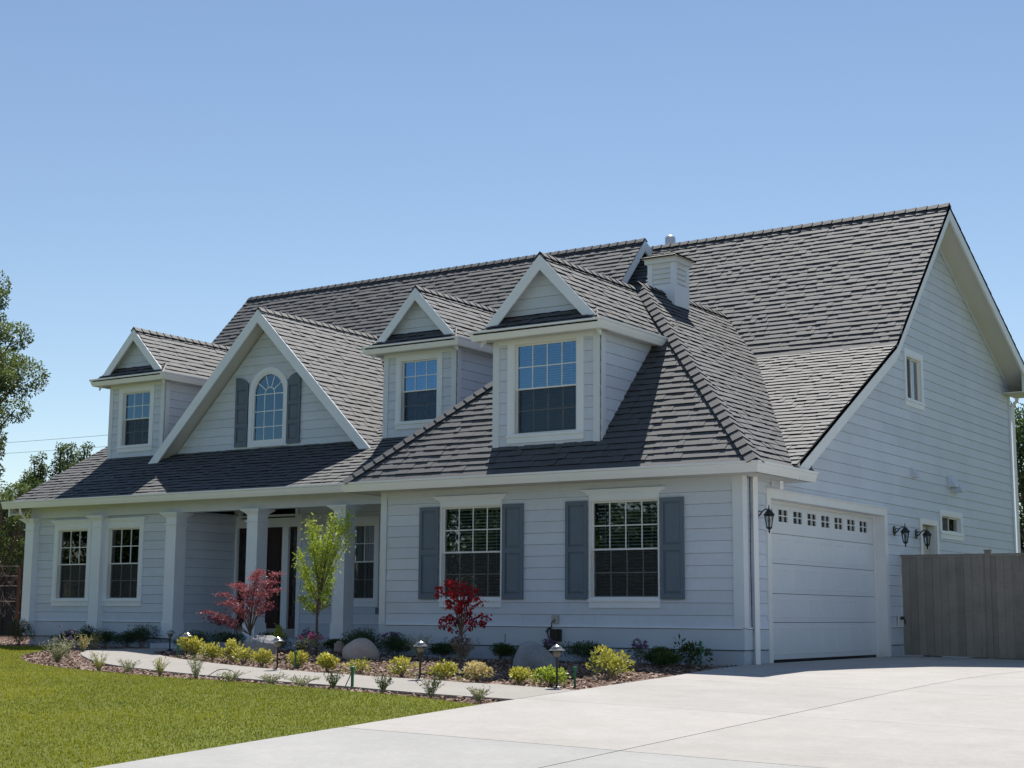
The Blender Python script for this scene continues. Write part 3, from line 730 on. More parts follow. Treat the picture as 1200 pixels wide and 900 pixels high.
# ---- porch back wall with entrance
pw = empty('wall', HOUSE)
ent = (-12.85, -11.0, .2, 2.86); wp = (-10.2, -9.05, .92, 2.385)
siding(pw, FP, -12.8, -6.5, .48, 2.64, [ent, wp]); fbox(FP, 'skirt_board', -11.0, -6.5, .17, .48, -.09, .022, MT['skirt'], pw)
fbox(FP, 'water_table', -11.0, -6.5, .472, .487, 0, .04, MT['trim'], pw)
window(FP, *wp, cols=4, rows=2, side=.09, crown=False, blinds='v', headz=.13, label='double-hung window with pale curtains behind the porch column')
en = empty('front_entrance', HOUSE)
E_ = lambda nm, *q, mm='trim': fbox(FP, nm, *q, MT[mm], en)
E_('casing', -12.81, -12.66, .2, 2.62, -.08, .035); E_('casing', -11.03, -10.93, .2, 2.62, -.08, .035)
E_('mullion', -12.36, -12.26, .36, 2.37, -.08, .03); E_('mullion', -11.43, -11.27, .36, 2.37, -.08, .03)
E_('transom_bar', -12.66, -11.03, 2.37, 2.55, -.08, .033); E_('head_casing', -12.66, -11.03, 2.58, 2.62, -.08, .034, mm='trim')
E_('threshold', -12.66, -11.03, .2, .36, -.08, .05, mm='concrete')
E_('door_leaf', -12.26, -11.43, .36, 2.37, -.07, -.03, mm='door')
for q in ((-12.66, -12.36, .36, 2.37), (-11.27, -11.03, .36, 2.37)):
    mb = MB(); FP.box(mb, q[0], q[0]+.05, q[2], q[3], -.07, -.03); FP.box(mb, q[1]-.05, q[1], q[2], q[3], -.07, -.03); FP.box(mb, q[0]+.05, q[1]-.05, q[2], q[2]+.25, -.07, -.03); FP.box(mb, q[0]+.05, q[1]-.05, q[3]-.08, q[3], -.07, -.03)
    mb.build('sidelight_frame', MT['door'], en); E_('pane', q[0]+.05, q[1]-.05, q[2]+.25, q[3]-.08, -.055, -.05, mm='glass'); E_('backing', q[0]+.05, q[1]-.05, q[2]+.25, q[3]-.08, -.3, -.29, mm='dark')
for (a, b, c, d) in ((-12.16, -11.87, .5, 1.0), (-11.82, -11.53, .5, 1.0), (-12.16, -11.87, 1.12, 2.2), (-11.82, -11.53, 1.12, 2.2)):
    E_('door_panel', a, b, c, d, -.03, -.018, mm='door')
mb = MB(); mb.tube([FP.p(-11.5, 1.18, -.02), FP.p(-11.5, 1.18, .03), FP.p(-11.5, 1.02, .03), FP.p(-11.5, 1.02, -.02)], .012, 8); mb.build('door_handle', MT['bronze'], en)
# clerestory transom above the entrance (upper part shows under the beam)
tz = empty('transom_window', HOUSE)
fbox(FP, 'frame', -12.66, -12.58, 2.55, 2.95, -.06, .03, MT['trim'], tz); fbox(FP, 'frame', -11.1, -11.03, 2.55, 2.95, -.06, .03, MT['trim'], tz)
fbox(FP, 'pane', -12.58, -11.1, 2.58, 2.95, -.04, -.035, MT['glass'], tz); fbox(FP, 'backing', -12.58, -11.1, 2.5, 2.95, -.3, -.29, MT['dark'], tz)
mb = MB(); FP.box(mb, -9.0, -8.88, .66, .78, .018, .05); mb.build('outlet_cover', MT['shutter'], HOUSE)
# porch floor, ceiling, beam
pf = MB(); pf.box((-12.7, 1.2, -.3), (-6.56, 2.94, .2)); pf.build('porch_floor', MT['found'], HOUSE)
mb = MB(); mb.box((-12.6, .62, -.1), (-10.2, 1.195, .085)); mb.build('porch_step', MT['found'], HOUSE)
mb = MB(); mb.box((-12.66, 1.5, 2.97), (-6.5, 2.96, 2.99)); mb.box((-12.75, 2.90, 2.64), (-12.66, 2.99, 2.97)); mb.build('porch_ceiling', MT['soffit'], HOUSE)
mb = MB(); mb.box((-11.0, 2.93, 2.64), (-6.5, 3.04, 2.975)); mb.build('wall_head', MT['siding'], HOUSE)
mb = MB(); mb.box((-12.9, 1.29, 2.60), (-6.56, 1.5, 2.87)); mb.build('porch_beam', MT['siding'], HOUSE)
mb = MB(); mb.box((-17.12, 1.31, 2.60), (-12.9, 1.39, 2.87)); mb.build('frieze_board', MT['siding'], HOUSE)
mb = MB(); mb.box((-17.45, .95, 2.84), (-6.6, 1.5, 2.87)); mb.build('soffit', MT['soffit'], HOUSE)
def column(x0, x1, y0, y1, z0=.17, engaged=False, zt=2.60):
    c = empty('porch_column', HOUSE)
    def bx(nm, e, a, b, m='trim'):
        mb = MB(); mb.box((x0-e, y0-e, a), (x1+e, (y1+e) if not engaged else y1, b)); mb.build(nm, MT[m], c)
    bx('shaft', 0, z0+.31, 2.36); bx('plinth', .018, z0, z0+.31); bx('necking', .028, 2.36, 2.385); bx('shaft_top', 0, 2.385, 2.5)
    mb = MB()
    for k, (e, a, b) in enumerate(((.012, 2.50, 2.515), (.025, 2.515, 2.53), (.045, 2.53, 2.55), (.07, 2.55, 2.57), (.095, 2.57, zt))):
        mb.box((x0-e, y0-e, a), (x1+e, (y1+e) if not engaged else y1, b))
    mb.build('capital', MT['trim'], c)
column(-17.19, -16.93, 1.24, 1.5); column(-15.12, -14.84, 1.25, 1.39, engaged=True)
column(-12.97, -12.69, 1.25, 1.53); column(-10.80, -10.53, 1.25, 1.53); column(-8.66, -8.39, 1.25, 1.53)

# ---- porch gable wall, y = 2.88
gw = empty('wall', HOUSE)
GC, GA, GB = -11.87, 6.79, 3.78                       # centre, apex height, base height at the eaves
ghw = (GA-.30-3.98)/1.0
glo = lambda z: GC-(GA-.24-z)*1.005; ghi = lambda z: GC+(GA-.24-z)*1.005
arch = (-12.29, -11.41, 4.10, 5.12)
siding(gw, FG, glo, ghi, 3.93, 6.5, [(-12.29, -11.41, 4.10, 5.53)])
aw = empty('window', HOUSE); aw['label'] = 'arched window with sunburst grid in the porch gable'
R0 = .44; cx = -11.85; zs = 5.09
def arcband(mb, r0, r1, c0, c1, n=20, th0=0, th1=math.pi):
    for i in range(n):
        a, b = th0+(th1-th0)*i/n, th0+(th1-th0)*(i+1)/n
        mb.prism([FG.p(cx+r0*math.cos(a), zs+r0*math.sin(a), c0), FG.p(cx+r1*math.cos(a), zs+r1*math.sin(a), c0), FG.p(cx+r1*math.cos(b), zs+r1*math.sin(b), c0), FG.p(cx+r0*math.cos(b), zs+r0*math.sin(b), c0)], FG.n*(c1-c0))
mb = MB(); arcband(mb, R0, R0+.10, 0, .04); FG.box(mb, cx-R0-.10, cx-R0, 4.0, zs, 0, .04); FG.box(mb, cx+R0, cx+R0+.10, 4.0, zs, 0, .04); FG.box(mb, cx-R0, cx+R0, 4.0, 4.09, 0, .05); mb.build('casing', MT['trim'], aw)
mb = MB(); arcband(mb, R0-.045, R0, -.05, .03); FG.box(mb, cx-R0, cx-R0+.045, 4.09, zs, -.05, .03); FG.box(mb, cx+R0-.045, cx+R0, 4.09, zs, -.05, .03); FG.box(mb, cx-R0+.045, cx+R0-.045, 4.09, 4.14, -.05, .03); mb.build('frame', MT['vinyl'], aw)
# wall fill around the arch
mb = MB(); n = 16
for i in range(n):
    a, b = math.pi*i/n, math.pi*(i+1)/n
    for rr in (R0+.02,):
        xa, xb = cx+rr*math.cos(a), cx+rr*math.cos(b); ya, yb = zs+rr*math.sin(a), zs+rr*math.sin(b)
        mb.prism([FG.p(xa, ya, -.02), FG.p(xb, yb, -.02), FG.p(xb, 5.56, -.02), FG.p(xa, 5.56, -.02)], FG.n*.03)
mb.build('wall_fill', MT['siding'], aw)
mb = MB(); ri = .13; ro = R0-.045; mw = .010
for x in (cx-.135, cx+.135): FG.box(mb, x-mw, x+mw, 4.14, zs, -.016, .0)
for z in (4.41, 4.73, 5.08): FG.box(mb, cx-ro, cx+ro, z-mw, z+mw, -.015, .001)
arcband(mb, ri-mw, ri+mw, -.016, .0, 12)
for th in (36, 72, 108, 144):
    t = math.radians(th); d = Vector((math.cos(t), 0, math.sin(t))); s = Vector((-math.sin(t), 0, math.cos(t)))*mw
    A = FG.p(cx, zs, -.015)
    mb.prism([A+d*ri-s, A+d*ro-s, A+d*ro+s, A+d*ri+s], FG.n*.014)
mb.build('muntin', MT['vinyl'], aw)
xs = [cx-ro, cx-.135, cx+.135, cx+ro]; zz = [4.14, 4.41, 4.73, 5.08]
for i in range(3):
    for j in range(3): fbox(FG, 'pane', xs[i], xs[i+1], zz[j], zz[j+1], -.010, -.006, MT['glass_up'], aw)
ths = [0, 36, 72, 108, 144, 180]
for i in range(5):
    mb = MB(); P = []
    for k in range(5): t = math.radians(ths[i]+(ths[i+1]-ths[i])*k/4); P.append(FG.p(cx+ro*math.cos(t), zs+ro*math.sin(t), -.010))
    for k in range(5): t = math.radians(ths[i+1]-(ths[i+1]-ths[i])*k/4); P.append(FG.p(cx+ri*math.cos(t), zs+ri*math.sin(t), -.010))
    mb.prism(P, FG.n*.004); mb.build('pane', MT['glass_up'], aw)
mb = MB(); mb.prism([FG.p(cx+ri*math.cos(math.pi*k/8), zs+ri*math.sin(math.pi*k/8), -.010) for k in range(9)], FG.n*.004); mb.build('pane', MT['glass_up'], aw)
fbox(FG, 'backing', cx-.6, cx+.6, 4.0, 5.7, -.62, -.6, MT['dark'], aw)
for (a0, a1, s) in ((-12.76, -12.41, 1), (-11.33, -10.98, -1)): shutter(FG, a0, a1, 4.03, 5.27, panels=3, arch=-s)

# ---- dormers
def dormer(xc, hw, yw, zb, apex, zg, win, wincols, name_label, run, rakeoff=.18, hwr=None):
    """xc centre, hw half width of the wall, yw wall plane, zb wall base height, apex height at rake, zg gutter top"""
    d = tag(empty('dormer', HOUSE), name_label); fr = Fr((0, yw, 0), (1, 0, 0), (0, -1, 0))
    siding(d, fr, xc-hw+.11, xc+hw-.11, zb, zg-.10, [win])
    fbox(fr, 'corner_board', xc-hw, xc-hw+.11, zb, zg-.08, -.09, .03, MT['corner'], d); fbox(fr, 'corner_board', xc+hw-.11, xc+hw, zb, zg-.08, -.09, .03, MT['corner'], d)
    for s in (1, -1):
        fs = Fr((xc+s*hw, 0, 0), (0, s, 0), (s, 0, 0))
        e = empty('dormer_cheek', HOUSE)
        if s > 0: siding(e, fs, yw+.0, yw+run, zb-.02, zg-.08)
        else: siding(e, fs, -(yw+run), -(yw+.0), zb-.02, zg-.08)
        fbox(fs, 'corner_board', *((yw-.0, yw+.11) if s > 0 else (-(yw+.11), -yw)), zb, zg-.08, 0, .03, MT['corner'], e)
    ew = hwr; yr = yw-rakeoff
    sl = (apex-(zg+.03))/ew
    # roof planes
    zt = zg+.03
    yb = yw+run
    pr = [(xc+ew, yr, zt), (xc+ew, yb, zt), (xc, yb, apex), (xc, yr, apex)]; roof_plane(pr)
    pl = [(xc-ew, yb, zt), (xc-ew, yr, zt), (xc, yr, apex), (xc, yb, apex)]; roof_plane(pl)
    caps((xc, yr-.02, apex), (xc, yb, apex), (sl, 0, 1), (-sl, 0, 1), wid=.105)
    fr2 = Fr((0, yr, 0), (1, 0, 0), (0, -1, 0))
    barge(fr2, [(xc-ew-.02, zt-.01), (xc, apex+.0)], .235, 0, .03); barge(fr2, [(xc, apex), (xc+ew+.02, zt-.01)], .235, 0, .03)
    # gable wall over the pent roof
    siding(d, fr, (lambda z: xc-(apex-.05-z)/sl), (lambda z: xc+(apex-.05-z)/sl), zg-.02, apex-.12)
    # pent roof and soffit box
    gy = yw-.38
    mb = MB(); mb.box((xc-ew-.05, gy+.05, zg-.135), (xc+ew+.05, yw+run*.0+.05, zg-.11)); 
    mb.box((xc+hw-.02, yw, zg-.135), (xc+ew+.05, yb, zg-.11)); mb.box((xc-ew-.05, yw, zg-.135), (xc-hw+.02, yb, zg-.11)); mb.build('soffit', MT['soffit'], HOUSE)
    fbox(fr, 'frieze_board', xc-hw+.11, xc+hw-.11, zg-.20, zg-.10, .018, .028, MT['trim'], d)
    P = [(xc-ew-.06, gy+.03, zg-.02), (xc+ew+.06, gy+.03, zg-.02), (xc+ew-.18, yw-.0, zg+.27), (xc-ew+.18, yw-.0, zg+.27)]
    roof_plane(P, name='pent_roof', expo=.14)
    gx = ew+.16
    gutter([(xc-gx, yb, zg), (xc-gx, gy, zg), (xc+gx, gy, zg), (xc+gx, yb, zg)][::1], h=.15, w=.11)
    return d
d1 = dormer(-15.75, .86, 2.88, 3.99, 6.80, 5.73, (-16.20, -15.31, 4.23, 5.44), 3, 'leftmost dormer at the far end of the roof', 2.9, hwr=1.0)
window(FG, -16.20, -15.31, 4.23, 5.44, cols=3, rows=2, side=.10, crown=False, headz=.10, up='glass_up', slat=.04)
d2 = dormer(-8.0, .86, 2.88, 3.99, 6.83, 5.74, (-8.46, -7.56, 4.26, 5.47), 3, 'middle dormer between the porch gable and the large dormer', 2.9, hwr=1.0)
window(FG, -8.46, -7.56, 4.26, 5.47, cols=3, rows=2, side=.10, crown=False, headz=.08, up='glass_up', slat=.04)
d3 = dormer(-3.31, .985, .0, 3.28, 6.29, 5.12, (-3.91, -2.72, 3.46, 4.93), 4, 'largest dormer standing on the front slope above the garage wing', 2.9, hwr=1.09)
window(FW, -3.91, -2.72, 3.46, 4.93, cols=4, rows=2, side=.11, crown=False, headz=.06, up='glass_up', slat=.04)

# ---- main roofs
XLf = -17.45
roof_plane([(XLf, .90, LPZ(.90)), (XR, .90, LPZ(.90)), (XR, YK, ZK), (XLf, YK, ZK)], thick=.06)
roof_plane([(-6.6, YK, ZK), (XR, YK, ZK), (XR, 8.42, 8.52), (-6.6, 8.42, 8.52)], thick=.06)
roof_plane([(XLf, YL, ZL), (-5.93, YL, ZL), (-5.93, 7.96, 8.59), (XLf, 7.96, 8.59)], thick=.06)
roof_plane([(XR, 13.9, RRZ(13.9)), (-17.4, 13.9, RRZ(13.9)), (-17.4, 8.42, 8.52), (XR, 8.42, 8.52)], shingle=True, expo=.3)
roof_plane([(-5.93, 9.1, 8.0), (XLf, 9.1, 8.0), (XLf, 7.96, 8.59), (-5.93, 7.96, 8.59)], shingle=True, expo=.3, thick=.04)
caps((XR, 8.42, 8.52), (-6.1, 8.42, 8.52), (0, -1, 1), (0, .51, 1)); caps((-5.93, 7.96, 8.59), (XLf, 7.96, 8.59), (0, -1.07, 1), (0, .51, 1))
# closing strip under the end of the higher left roof
mb = MB(); mb.prism([(-6.12, YL, ZL-.1), (-6.12, 7.96, 8.5), (-6.12, 9.2, 7.9), (-6.12, 9.2, 7.4), (-6.12, 7.5, 7.4)], (-.05, 0, 0)); mb.build('gable_panel', MT['siding'], HOUSE)
FB = Fr((-5.96, 0, 0), (0, 1, 0), (1, 0, 0))
barge(FB, [(YL+.2, ULZ(YL+.2)), (7.96, 8.59)], .23, 0, .04); barge(FB, [(7.96, 8.59), (9.0, 8.06)], .23, 0, .04)
# right-hand rake, its soffit and the frieze under it
FX = Fr((XR-.04, 0, 0), (0, 1, 0), (1, 0, 0))
prof = [(.98, LPZ(.98)), (YK, ZK), (8.42, 8.52), (13.92, RRZ(13.92))]
for (a, b) in zip(prof[:-1], prof[1:]): barge(FX, [a, b], .27, 0, .04, m='white')
for k, (a, b) in enumerate(zip(prof[:-1], prof[1:])):
    mb = MB(); o_ = .235
    mb.prism([(0.0, a[0], a[1]-o_), (XR-.04, a[0], a[1]-o_), (XR-.04, b[0], b[1]-o_), (0.0, b[0], b[1]-o_)], (0, 0, .02)); mb.build('soffit', MT['soffit'], HOUSE)
    mb = MB(); b0 = min(b[0], 13.44); bz = a[1]+(b[1]-a[1])*(b0-a[0])/(b[0]-a[0])
    mb.prism([(.019, a[0], a[1]-.235), (.019, a[0], a[1]-.36), (.019, b0, bz-.36), (.019, b0, bz-.235)], (.016, 0, 0)); mb.build('frieze_board', MT['siding'], HOUSE)
mb = MB(); mb.box((0.03, 13.05, 5.45), (XR-.045, 13.95, 5.475)); mb.prism([(XR-.045, 13.05, 5.45), (XR-.045, 13.95, 5.45), (XR-.045, 13.95, RRZ(13.95)-.2), (XR-.045, 13.05, RRZ(13.05)-.2)], (.02, 0, 0)); mb.build('soffit_return', MT['soffit'], HOUSE)
mb = MB(); mb.box((-17.4, 13.5, 5.50), (0, 13.95, 5.53)); mb.build('soffit', MT['soffit'], HOUSE)
gutter([(XR, 14.0, 5.66), (-17.4, 14.0, 5.66)], h=.13, w=.11)
# left rake
FXl = Fr((XLf+.0, 0, 0), (0, -1, 0), (-1, 0, 0))
pl_ = [(-.98, LPZ(.98)), (-YL, ZL), (-7.96, 8.59), (-13.9, RRZ(13.9))]
for (a, b) in zip(pl_[:-1], pl_[1:]): barge(FXl, [a, b], .25, -.04, 0, drop=.05)
for (a, b) in zip(pl_[:-1], pl_[1:]):
    mb = MB(); mb.prism([(XLf+.04, -a[0], a[1]-.27), (-17.0, -a[0], a[1]-.27), (-17.0, -b[0], b[1]-.27), (XLf+.04, -b[0], b[1]-.27)], (0, 0, .02)); mb.build('soffit', MT['soffit'], HOUSE)
# porch gable roof
GY0, GY1 = 2.50, 6.4
gsl = (GA-GB)/3.0
GX = 3.0
roof_plane([(GC+GX, GY0, GB), (GC+GX, GY1, GB), (GC, GY1, GA), (GC, GY0, GA)], thick=.1)
roof_plane([(GC-GX, GY1, GB), (GC-GX, GY0, GB), (GC, GY0, GA), (GC, GY1, GA)], thick=.1)
caps((GC, GY0-.02, GA), (GC, GY1, GA), (gsl, 0, 1), (-gsl, 0, 1), wid=.11)
FGr = Fr((0, GY0, 0), (1, 0, 0), (0, -1, 0))
barge(FGr, [(GC-GX-.03, GB-.01), (GC, GA)], .27, 0, .035); barge(FGr, [(GC, GA), (GC+GX+.03, GB-.01)], .27, 0, .035)
# ---- wing hip roof
EX0, EX1, EY, EZ = -6.99, .46, -.48, 2.82
SF = (APEX[2]-EZ)/(APEX[1]-EY); SS = (APEX[2]-EZ)/(EX1-APEX[0])
front = roof_plane([(EX0, EY, EZ), (EX1, EY, EZ), APEX], n_ind=300)
roof_plane([(EX1, EY, EZ), (EX1, 1.55, EZ), (-2.9, 6.6, EZ+SS*(EX1+2.9)), (-3.265, 6.6, 6.38), APEX])
roof_plane([(EX0, 3.5, EZ), (EX0, EY, EZ), APEX, (-3.265, 6.6, 6.38), (-3.9, 6.6, EZ+SS*(-3.9-EX0))])
caps((EX1, EY, EZ), APEX, (0, -SF, 1), (SS, 0, 1), expo=.205, wid=.14); caps((EX0, EY, EZ), APEX, (0, -SF, 1), (-SS, 0, 1), expo=.205, wid=.14)
caps((-3.265, 2.85, 6.38), (-3.265, 6.5, 6.38), (SS, 0, 1), (-SS, 0, 1))
# wing soffit, gutters
mb = MB(); mb.box((-6.95, -.42, 2.655), (.42, -.0, 2.68)); mb.box((0, 0, 2.655), (.42, 1.5, 2.68)); mb.box((-6.95, 0, 2.655), (-6.54, 1.6, 2.68)); mb.build('soffit', MT['soffit'], HOUSE)
mb = MB(); mb.box((-6.95, -.42, 2.66), (.42, -.39, 2.83)); mb.box((.39, -.39, 2.66), (.42, 1.5, 2.83)); mb.box((-6.95, -.39, 2.66), (-6.92, 1.6, 2.83)); mb.box((.0, 1.5, 2.66), (.42, 1.53, 2.83)); mb.build('fascia', MT['gutter'], HOUSE)
gutter([(-7.03, 1.0, 2.81), (-7.03, -.52, 2.81), (.51, -.52, 2.81), (.51, 1.60, 2.81)])
mb = MB(); mb.box((-17.45, .93, 2.80), (-6.6, .95, 2.93)); mb.build('fascia', MT['gutter'], HOUSE)
gutter([(-17.5, .81, 2.945), (-6.7, .81, 2.945)], h=.15)
downspout([(-16.98, .9, 2.8), (-16.98, .92, 2.7), (-17.17, 1.4, 2.45), (-17.17, 1.4, 2.2)], .03)

# ---- cupola and vent pipe
cu = tag(empty('cupola', HOUSE), 'small square louvred cupola on the garage wing ridge')
cx0, cx1, cy0, cy1, cz0, cz1 = -3.54, -2.99, 3.72, 4.27, 5.95, 6.90
mb = MB()
mb.box((cx0+.03, cy0+.03, cz0), (cx1-.03, cy1-.03, cz1)); mb.build('core', MT['trim'], cu)
for (x, y) in ((cx0, cy0), (cx1-.09, cy0), (cx1-.09, cy1-.09), (cx0, cy1-.09)):
    mb = MB(); mb.box((x, y, cz0), (x+.09, y+.09, cz1-.0)); mb.build('corner_post', MT['trim'], cu)
mb = MB(); mb.box((cx0+.005, cy0+.005, cz0), (cx1-.005, cy1-.005, 6.50)); mb.build('base_panel', MT['trim'], cu)
for k in range(4):
    z = 6.53+k*.092
    mb = MB(); mb.prism([(cx0+.09, cy0+.004, z), (cx0+.09, cy0+.03, z+.085), (cx0+.09, cy0+.035, z+.07), (cx0+.09, cy0+.012, z-.004)], (cx1-cx0-.18, 0, 0)); mb.build('louvre', MT['white'], cu)
    mb = MB(); mb.prism([(cx1-.004, cy0+.09, z), (cx1-.03, cy0+.09, z+.085), (cx1-.035, cy0+.09, z+.07), (cx1-.012, cy0+.09, z-.004)], (0, cy1-cy0-.18, 0)); mb.build('louvre', MT['white'], cu)
mb = MB(); mb.box((cx0-.04, cy0-.04, 6.90), (cx1+.04, cy1+.04, 7.02)); mb.build('fascia', MT['white'], cu)
mx, my = (cx0+cx1)/2, (cy0+cy1)/2; e = .36
corners = [(mx-e, my-e, 7.02), (mx+e, my-e, 7.02), (mx+e, my+e, 7.02), (mx-e, my+e, 7.02)]
for i in range(4): roof_plane([corners[i], corners[(i+1) % 4], (mx, my, 7.20)], name='cupola_roof', expo=.11, thick=.02)
vp = MB(); vp.lathe((-5.82, 8.9, 8.15), [(.07, 0), (.07, .48), (.115, .48), (.115, .66), (.10, .68), (.06, .715), (0, .73)], 16); vp.build('vent_pipe', MT['galv'], HOUSE)

# ================================================================== lawn and mulch
def grass():
    n = 560000
    x = rng.uniform(-19, 1.2, n); y = rng.uniform(-15, .6, n)
    # denser close to the camera
    d = np.hypot(x-CAM_POS.x, y-CAM_POS.y); keep = pip(x, y, LAWN) & (rng.uniform(0, 1, n) < np.clip(1.25-d/45, .5, 1))
    x, y = x[keep], y[keep]; n = len(x); z = gz(x, y)-.004
    patch = .5+.22*np.sin(x*1.1+np.sin(y*1.7)*1.6)*np.cos(y*.9+x*.5)+.18*np.sin(x*.43+y*.31+1)+.12*np.sin(x*4.1+np.cos(y*3.3)*2)*np.sin(y*5.2+x)
    h = rng.uniform(.010, .023, n)*(1+.25*patch); w = rng.uniform(.003, .0055, n); a = rng.uniform(0, 2*np.pi, n); l = rng.uniform(.0, .022, n); b = rng.uniform(0, 2*np.pi, n)
    V = np.zeros((n, 3, 3)); V[:, 0] = np.stack([x-w*np.cos(a), y-w*np.sin(a), z], 1); V[:, 1] = np.stack([x+w*np.cos(a), y+w*np.sin(a), z], 1)
    V[:, 2] = np.stack([x+l*np.cos(b), y+l*np.sin(b), z+h], 1)
    tone = np.clip(.36+.75*(patch-.5)+rng.normal(0, .2, n)+(rng.uniform(0, 1, n) < .05)*.5, 0, 1)
    tag(quads_mesh('grass', V, tone, MT['grass'], None, 3), 'short green lawn grass with yellowish patches', 'grass', kind='stuff')
grass()
def chips():
    n = 95000
    x = rng.uniform(-24, .5, n); y = rng.uniform(-7.1, 4.5, n)
    k = pip(x, y, BEDPOLY) & ~pip(x, y, WALK) & ~((y > 1.15) & (x > -17.2)) & ~((y > -.02) & (x > -6.6)) & ~((y > .6) & (x > -12.75) & (x < -10.1) & (y > .5))
    x, y = x[k], y[k]; n = len(x); z = mz(x, y)-.022+rng.uniform(0, .02, n)
    L = rng.uniform(.012, .038, n); Wd = rng.uniform(.006, .016, n); a = rng.uniform(0, np.pi*2, n)
    t1 = rng.normal(0, .28, n); t2 = rng.normal(0, .3, n)
    ux = np.stack([np.cos(a), np.sin(a), t1], 1)*L[:, None]; vx = np.stack([-np.sin(a), np.cos(a), t2], 1)*Wd[:, None]
    c = np.stack([x, y, z], 1)
    V = np.stack([c-ux-vx*.7, c+ux-vx, c+ux*.9+vx, c-ux+vx*.8], 1)
    tone = np.clip(rng.beta(1.5, 2.6, n)+(rng.uniform(0, 1, n) < .05)*.5, 0, 1)
    tag(quads_mesh('bark_mulch', V, tone, MT['chip']), 'reddish brown bark chips covering the planting beds', 'mulch', kind='stuff')
chips()

# ================================================================== plants
def leafset(C, size, aspect=.5, up=.3, droop=0.0, out=None):
    n = len(C); s = rng.uniform(size*.7, size*1.25, n)
    d = rng.normal(0, 1, (n, 3)); d[:, 2] += up*1.5
    if out is not None: d += out*1.2
    d[:, 2] -= droop
    d /= np.linalg.norm(d, axis=1)[:, None]
    r = rng.normal(0, 1, (n, 3)); w = np.cross(d, r); w /= np.linalg.norm(w, axis=1)[:, None]
    nn = np.cross(d, w)
    V = np.stack([C, C+d*s[:, None]*.5+w*s[:, None]*aspect*.5+nn*s[:, None]*.06, C+d*s[:, None], C+d*s[:, None]*.5-w*s[:, None]*aspect*.5+nn*s[:, None]*.06], 1)
    return V
def sphere_pts(n, c, r, shell=.55):
    d = rng.normal(0, 1, (n, 3)); d /= np.linalg.norm(d, axis=1)[:, None]
    rad = rng.uniform(shell**3, 1, n)**(1/3)
    return np.array(c)+d*rad[:, None]*np.array(r), d
def shrub(name, x, y, w, h, m, label, cat, group=None, n=700, ls=.035, aspect=.5, clumps=9, flowers=None, up=.4, stem=True, loose=1.0):
    z0 = float(mz(x, y)); t = tag(empty(name, None, (x, y, z0)), label, cat, group)
    cs = []
    for i in range(clumps):
        a = rng.uniform(0, 2*np.pi); r = rng.uniform(0, .36)*w*loose; k = rng.uniform(.35, .78)
        cs.append((r*math.cos(a), r*math.sin(a), h*k*(1-.35*(r/(.36*w+1e-6))**2), rng.uniform(.16, .26)))
    P = []; D = []
    for (a, b, c, r) in cs:
        p, d = sphere_pts(max(n//clumps, 8), (a, b, c), (w*r, w*r, h*r*1.15)); P.append(p); D.append(d)
    P = np.concatenate(P); D = np.concatenate(D); P[:, 2] = np.clip(P[:, 2], .01, h)
    V = leafset(P, ls, aspect, up, out=D)
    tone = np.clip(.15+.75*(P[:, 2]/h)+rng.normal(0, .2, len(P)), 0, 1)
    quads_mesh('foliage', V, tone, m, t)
    if stem:
        mb = MB()
        for (a, b, c, r) in cs[:8]: mb.tube([(a*.1, b*.1, -.02), (a*.45, b*.45, c*.5), (a, b, c)], [.008, .006, .003], 5)
        mb.build('stem', MT['greystem'], t)
    if flowers:
        fm, nf, fs = flowers
        top = P[P[:, 2] > h*.6]; idx = rng.integers(0, len(top), nf); Q = []
        for q in top[idx]:
            c = q+np.array([0, 0, h*.12]); Q.append(np.repeat(c[None], 7, 0)+rng.normal(0, fs*.35, (7, 3)))
        Q = np.concatenate(Q); tag(quads_mesh('flowers', leafset(Q, fs, .8, .6), rng.uniform(0, 1, len(Q)), fm, t), kind='stuff')
    return t
Y = MT['l_yellow']; YP = MT['l_yellowp']; GY = 'golden shrubs along the walkway'
for (x, y, w, h, m, lb, n, lo) in (
  (-9.44, -1.52, .34, .42, Y, 'leggy golden shrub behind a green stake, first left of the round path light', 330, 1.1),
  (-8.75, -2.0, .56, .40, Y, 'large golden shrub immediately right of the leftmost sunlit path light', 900, 1),
  (-7.98, -2.35, .50, .32, Y, 'low golden shrub just left of the grey jagged boulder, nearest the walkway', 700, 1),
  (-7.35, -2.55, .46, .42, Y, 'upright golden shrub in front of the left end of the grey boulder', 700, 1),
  (-6.75, -2.95, .40, .34, Y, 'open twiggy golden shrub in front of the grey boulder', 330, 1.3),
  (-6.02, -3.32, .40, .30, Y, 'golden shrub between the grey boulder and the second path light', 560, 1),
  (-5.35, -3.30, .36, .28, Y, 'golden shrub right of the second path light beside a green stake', 480, 1),
  (-4.37, -3.82, .42, .29, Y, 'neat rounded golden shrub alone on the open mulch', 900, .85),
  (-3.62, -4.0, .44, .30, Y, 'thin golden shrub in front of the pink boulder above a green pipe', 260, 1.4),
  (-2.86, -4.1, .46, .30, Y, 'loose golden shrub left of the middle path light', 360, 1.3),
  (-2.13, -4.2, .44, .26, Y, 'spreading golden shrub right of the middle path light', 520, 1.1),
  (-1.42, -4.48, .50, .27, YP, 'golden shrub with pinkish cream leaves below the scarlet maple', 650, 1.05),
  (-.80, -4.5, .48, .22, Y, 'flat spreading golden shrub in front of the dark boulder', 560, 1.1),
  (-.32, -4.55, .42, .30, MT['l_lime'], 'lime golden shrub behind the rightmost path light', 800, .95)):
    shrub('golden_shrub', x, y, w*.92, h*.86, m, lb, 'shrub', GY, n=int(n*.8), ls=.045, aspect=.6, clumps=11, loose=lo)
